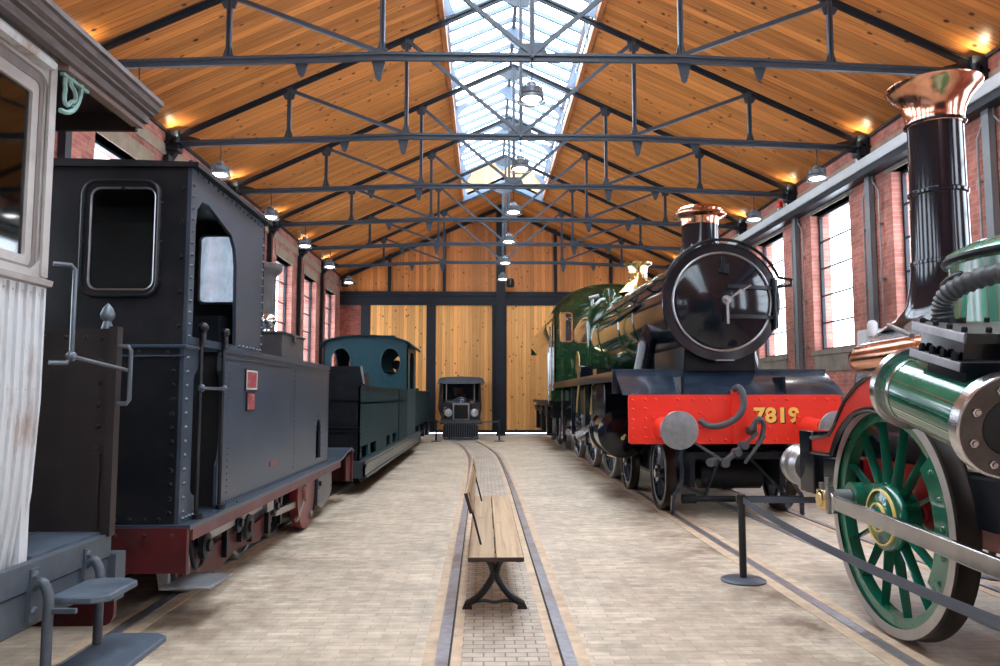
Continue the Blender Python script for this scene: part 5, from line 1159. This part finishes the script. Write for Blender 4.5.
# ------------------------------------------------------------------ small rail car by the doors
DX, DY = -.80, 24.75
D_ = thing('rail_car', (DX, DY + 1.3, 0), 'small black motor rail car with grey canvas roof, round headlamps and barred cowcatcher', 'rail car')
m = MB(); rfp = [(DX - .78, 1.86), (DX - .74, 1.98), (DX - .6, 2.04), (DX, 2.07), (DX + .6, 2.04), (DX + .74, 1.98), (DX + .78, 1.86), (DX + .74, 1.86), (DX + .6, 1.97), (DX, 2.0), (DX - .6, 1.97), (DX - .74, 1.86)]
m.prism(rfp, 'xz', DY + .5, DY + 2.9); m.prism([(DX - .78, 1.86), (DX - .7, 2.02), (DX + .7, 2.02), (DX + .78, 1.86), (DX + .8, 1.84), (DX - .8, 1.84)], 'xz', DY + .5, DY + .53)
part('canvas_roof', m, paint('grey canvas', (.085, .095, .11), .8, var=.2, bump=.2), D_, label='grey canvas roof')
P_CAR = paint('black coachwork', (.014, .016, .02), .3, var=.2, coat=.4)
m = MB(); m.prism([(DY + .55, .6), (DY + 2.8, .6), (DY + 2.8, 1.2), (DY + 2.0, 1.3), (DY + .75, 1.2), (DY + .55, 1.18)], 'yz', DX - .62, DX + .62, )
m.prism([(DX - .62, .6), (DX - .76, 1.0), (DX - .72, 1.86), (DX - .60, 1.86), (DX - .62, 1.2)], 'xz', DY + .8, DY + 2.8); m.prism([(DX + .62, .6), (DX + .70, 1.0), (DX + .66, 1.86), (DX + .58, 1.86), (DX + .6, 1.2)], 'xz', DY + .8, DY + 2.8)
m.box(DX - .7, DX + .7, DY + .4, DY + 2.8, .5, .6)
part('body', m, P_CAR, D_, bevel=.01)
m = MB(); m.lathe([(0, 0), (.30, 0), (.42, .7), (0, .7)], (DX, DY + .12, .92), (0, 1, .08), 20); m.box(DX - .27, DX + .27, DY + .1, DY + .7, .6, 1.1); m.tube(spline([(DX - .5, DY + .1, .75), (DX - .5, DY + .3, 1.0), (DX - .55, DY + .6, .9), (DX - .6, DY + .9, .6)], 5), .07, 8); m.tube(spline([(DX + .5, DY + .1, .75), (DX + .5, DY + .3, 1.0), (DX + .55, DY + .6, .9), (DX + .6, DY + .9, .6)], 5), .07, 8)
part('bonnet', m, paint('blue black bonnet', (.03, .045, .07), .2, coat=.6), D_)
m = MB(); m.prism(rrect(DX - .28, DX + .26, .64, 1.2, .04), 'xz', DY, DY + .06, [rrect(DX - .235, DX + .215, .68, 1.13, .02)]); rad = part('radiator_shell', m, P_BRTD, D_)
m = MB(); m.box(DX - .24, DX + .22, DY + .02, DY + .05, .67, 1.14)
for k in range(20): m.box(DX - .235 + k * .0235, DX - .228 + k * .0235, DY + .012, DY + .02, .67, 1.14)
part('core', m, P_DARK, rad)
part('filler_cap', MB().cyl((DX - .01, DY + .04, 1.2), (DX - .01, DY + .04, 1.25), .035), P_BRT, rad)
for sg in (-1, 1):
    x = DX + sg * .42; m = MB(); m.lathe([(0, .14), (.06, .12), (.12, .04), (.13, 0), (.115, 0)], (x, DY - .02, .88), (0, 1, 0), 24); hl = part('headlamp', m, P_BRTD, D_)
    part('lens', MB().lathe([(0, -.015), (.08, -.01), (.116, 0)], (x, DY - .02, .88), (0, 1, 0), 24), paint('headlamp lens', (.55, .6, .62), .15, metal=.4) if sg < 0 else bpy.data.materials['headlamp lens'], hl)
m = MB(); m.prism([(DX - .5, 1.22), (DX + .46, 1.22), (DX + .46, 1.86), (DX - .5, 1.86)], 'xz', DY + .7, DY + .73, [[(DX - .47, 1.25), (DX + .43, 1.25), (DX + .43, 1.83), (DX - .47, 1.83)]]); ws = part('windscreen_frame', m, P_BRTD, D_)
part('pane', MB().box(DX - .47, DX + .43, DY + .71, DY + .715, 1.25, 1.83), M_GLASS, ws)
m = MB(); m.prism([(DX - .6, 1.0), (DX + .58, 1.0), (DX + .58, 1.86), (DX - .6, 1.86)], 'xz', DY + 2.75, DY + 2.8, [[(DX - .2, 1.42), (DX + .12, 1.42), (DX + .12, 1.72), (DX - .2, 1.72)]]); part('rear_panel', m, P_DARK, D_)
m = MB(); m.tube([(DX + .12 + .17 * math.cos(a), DY + 1.1 + .05 * math.sin(a), 1.42 + .15 * math.sin(a)) for a in [2 * PI * k / 20 for k in range(20)]], .014, 6, True); m.cyl((DX + .12, DY + 1.1, 1.42), (DX + .12, DY + .8, 1.25), .02); part('steering_wheel', m, P_BLKS, D_)
m = MB(); m.box(DX - .1, DX + .48, DY + 1.5, DY + 2.0, 1.2, 1.32); m.prism([(DY + 1.95, 1.2), (DY + 2.05, 1.2), (DY + 2.1, 1.5), (DY + 2.0, 1.5)], 'yz', DX - .1, DX + .2); part('seat', m, paint('red brown leather', (.38, .08, .03), .5), D_, bevel=.02)
m = MB(); y = DY - .22; m.bar((DX - .6, y, .64), (DX + .56, y, .64), .05, .05); m.bar((DX - .56, y - .05, .06), (DX + .52, y - .05, .06), .05, .05)
for k in range(16): x = DX - .56 + k * 1.08 / 15; m.bar((x, y, .64), (x, y - .06, .05), .022, .03)
m.bar((DX - .5, y, .6), (DX - .5, DY + .4, .55), .04, .05); m.bar((DX + .46, y, .6), (DX + .46, DY + .4, .55), .04, .05)
part('cowcatcher', m, paint('steel cowcatcher bars', (.07, .085, .105), .35, metal=.4), D_)
m = MB(); m.box(DX - .55, DX + .5, DY - .05, DY + 2.6, .3, .5); m.box(DX - .6, DX + .55, DY - .1, DY + .1, .1, .45); part('chassis', m, P_DARK, D_)
for yy in (DY + .35, DY + 2.2):
    for sg in (-1, 1): wheel(D_, (DX + sg * .40, yy, .28), .28, sg, 8, P_BLKS, P_TYRE, hub=.07, width=.09)
D_.rotation_euler.z = math.radians(3)

# ------------------------------------------------------------------ bench
P_OAK = planks('weathered oak', (1, 0, 0), (0, 1, 0), .172, (.52, .37, .21), (.42, .28, .15), (.26, .16, .085), rough=.5, knot=.5, seamw=.02)
P_OAKD = paint('dark end grain', (.035, .016, .009), .6, var=.25)
P_IRON = paint('black cast iron', (.008, .008, .009), .4, var=.2)
Bn = thing('bench', (.08, 6.4, 0), 'wooden slatted bench on curved black cast iron legs between the rails', 'bench')
bz = .41
m = MB(); m.box(-.10, .072, 4.88, 7.85, bz - .03, bz); part('seat_plank', m, P_OAK, Bn, bevel=.006)
m = MB(); m.box(.078, .255, 4.88, 7.85, bz - .03, bz); part('seat_plank', m, P_OAK, Bn, bevel=.006)
m = MB(); m.box(-.098, .253, 4.874, 4.88, bz - .029, bz - .002); part('end_batten', m, P_OAKD, Bn)
m = MB(); tl = Vector((-.038, 0, .13)); nm = Vector((.02, 0, .004))
vs = []
for y in (5.12, 8.0):
    b0 = Vector((-.092, y, .645)); vs += [b0, b0 + nm, b0 + nm + tl, b0 + tl]
m.add(vs, [(0, 3, 2, 1), (4, 5, 6, 7), (0, 1, 5, 4), (1, 2, 6, 5), (2, 3, 7, 6), (3, 0, 4, 7)]); part('backrest', m, P_OAK, Bn, bevel=.005)
m = MB(); vs = []
for y in (5.10, 5.119):
    b0 = Vector((-.093, y, .644)); vs += [b0, b0 + nm * 1.05, b0 + nm * 1.05 + tl * 1.01, b0 + tl * 1.01]
m.add(vs, [(0, 3, 2, 1), (4, 5, 6, 7), (0, 1, 5, 4), (1, 2, 6, 5), (2, 3, 7, 6), (3, 0, 4, 7)]); part('end_batten', m, P_OAKD, Bn)
for y in (5.3, 7.45):
    m = MB(); m.bar((-.015, y, bz - .02), (-.085, y, .66), .03, .014, (1, 0, .2)); m.bar((-.075, y, .63), (-.105, y, .76), .03, .012, (1, 0, .2)); part('back_support', m, P_IRON, Bn)
    ly = y - .08
    def arcleg(pts, wd):
        q = MB(); P_ = spline([Vector((a, ly, b)) for a, b in pts], 6)
        for a, b in zip(P_, P_[1:]): q.bar(a, b + (b - a) * .15, wd, .03, (1, 0, 0) if abs((b - a).normalized().x) < .7 else (0, 0, 1))
        return q
    c_ = .075
    for sg in (-1, 1):
        q = MB(); P_ = spline([Vector((c_ + sg * .19, ly, .03)), Vector((c_ + sg * .10, ly, .09)), Vector((c_ + sg * .025, ly, .19)), Vector((c_ + sg * .012, ly, .25)), Vector((c_ + sg * .05, ly, .33)), Vector((c_ + sg * .155, ly, .372))], 5)
        q.tube(P_, [.024] * len(P_), 8); q.prism([(c_ + sg * .15, 0), (c_ + sg * .22, 0), (c_ + sg * .20, .045), (c_ + sg * .16, .06)], 'xz', ly - .025, ly + .025)
        q.box(c_ + sg * .135, c_ + sg * .172, ly - .14, ly + .02, .335, .38)
        part('leg', q, P_IRON, Bn)
    q = MB(); q.tube(spline([(c_ - .17, ly, .04), (c_ - .08, ly, .055), (c_, ly, .045), (c_ + .08, ly, .055), (c_ + .17, ly, .04)], 4), .011, 8); q.box(c_ - .17, c_ + .17, ly - .02, ly + .02, .368, .382)
    q.tube([(c_ - .01, ly, .22), (c_ - .0, ly + .5, .375)], .01, 8)
    part('cross_bar', q, P_IRON, Bn)

# ------------------------------------------------------------------ barrier posts and belts
P_POST = paint('black barrier post', (.010, .011, .013), .35, var=.1)
P_BASE = paint('slate barrier base', (.05, .065, .085), .4, var=.1)
P_BELT = paint('grey blue webbing', (.07, .085, .11), .65, var=.1)
def post_(x, y, label):
    t = thing('barrier_post', (x, y, 0), label, 'barrier post', 'black barrier posts')
    part('base', MB().lathe([(0, 0), (.17, 0), (.17, .012), (.15, .022), (.03, .03), (0, .03)], (x, y, 0), n=36), P_BASE, t)
    part('pole', MB().cyl((x, y, .02), (x, y, .64), .028, n=20), P_POST, t)
    m = MB(); m.lathe([(0, .58), (.033, .58), (.033, .655), (.028, .66), (0, .66)], (x, y, 0), n=20); m.box(x - .04, x + .04, y - .012, y + .012, .59, .645); part('cap', m, P_POST, t)
    return t
post_(2.0, 5.95, 'low black barrier post with round base in front of the red buffer beam')
post_(4.02, 6.05, 'low black barrier post behind the green spoked wheel at the right edge')
post_(1.85, 2.45, 'low black barrier post beside the front of the green foreground engine')
post_(-1.5, 24.05, 'low black barrier post left of the small rail car')
post_(.48, 24.05, 'low black barrier post in front of the centre column of the end doors')
post_(-3.2, 27.2, 'low black barrier post at the far left corner by the end doors')
def belt(p, q, sag, label, wd=.048):
    m = MB(); n = 24; vs = []
    for i in range(n + 1):
        t = i / n; c = Vector(p).lerp(Vector(q), t); c.z -= sag * 4 * t * (1 - t)
        d = (Vector(q) - Vector(p)); d.z = 0; d.normalize(); s_ = Vector((-d.y, d.x, 0)) * .0015
        for dz in (-wd / 2, wd / 2):
            for k in (-1, 1): vs.append(c + s_ * k + Vector((0, 0, dz)))
    fs = []
    for i in range(n):
        k = 4 * i; fs += [(k, k + 1, k + 5, k + 4), (k + 2, k + 6, k + 7, k + 3), (k, k + 4, k + 6, k + 2), (k + 1, k + 3, k + 7, k + 5)]
    fs += [(0, 2, 3, 1), (4 * n, 4 * n + 1, 4 * n + 3, 4 * n + 2)]
    m.add(vs, fs); tag(part('barrier_belt', m, P_BELT), label, 'belt', 'barrier belts')
belt((2.0, 5.91, .618), (1.85, 2.49, .618), .05, 'grey webbing belt running from the near post past the big green wheel')
belt((2.04, 5.95, .618), (3.98, 6.05, .618), .01, 'belt stretched level beneath the front beam of the green foreground engine')
belt((-1.46, 24.05, .618), (.44, 24.05, .618), .02, 'webbing belt stretched in front of the small rail car')
belt((-1.54, 24.05, .618), (-3.18, 27.16, .618), .03, 'webbing belt beyond the teal engine at the far left')

# ------------------------------------------------------------------ wall fittings
def speaker(x, y, z, label):
    t = thing('loudspeaker', (x, y, z), label, 'loudspeaker', 'black loudspeakers on the end wall beam')
    m = MB(); m.lathe([(0, -.16), (.10, -.16), (.14, -.12), (.15, .02), (.11, .14), (0, .17)], (x, y, z + .2), (0, 0, 1), 18); part('cabinet', m, P_POST, t)
    part('bracket', MB().box(x - .02, x + .02, y, Y1 + .015, z + .1, z + .16), P_POST, t)
speaker(.95, Y1 - .42, 5.3, 'small black loudspeaker on the beam just right of the centre column')
speaker(-5.0, Y1 - .42, 5.3, 'small black loudspeaker on the beam in the far left corner')
t = thing('alarm_beacon', (6.25, 15.7, 5.45), 'small red alarm beacon high on the right wall near a truss end', 'alarm beacon')
part('lens', MB().lathe([(0, -.05), (.06, -.05), (.07, .05), (.04, .1), (0, .11)], (6.28, 15.75, 5.45), n=16), P_RED, t); part('base', MB().box(6.24, 6.47, 15.7, 15.8, 5.35, 5.4), M_GUT, t)
t = thing('wall_box', (6.35, 12.2, 2.6), 'white electrical box low on the right brick wall beside a steel column', 'electrical box')
P_WB = paint('white enamel box', (.72, .74, .75), .35, var=.04)
part('cabinet', MB().box(6.22, 6.475, 12.15, 12.5, 2.12, 2.5), P_WB, t, bevel=.01); part('door', MB().box(6.205, 6.22, 12.17, 12.48, 2.14, 2.48), P_WB, t, bevel=.004)
t = thing('wall_globe', (6.3, 11.7, 2.6), 'pale rounded fitting beside the white electrical box on the right wall', 'wall fitting')
part('globe', MB().lathe([(0, 0), (.07, 0), (.08, .04), (.08, .2), (.05, .25), (0, .26)], (6.25, 12.06, 2.38), n=20), P_WB, t); part('mount', MB().box(6.3, 6.475, 12.02, 12.1, 2.4, 2.5), M_GUT, t)
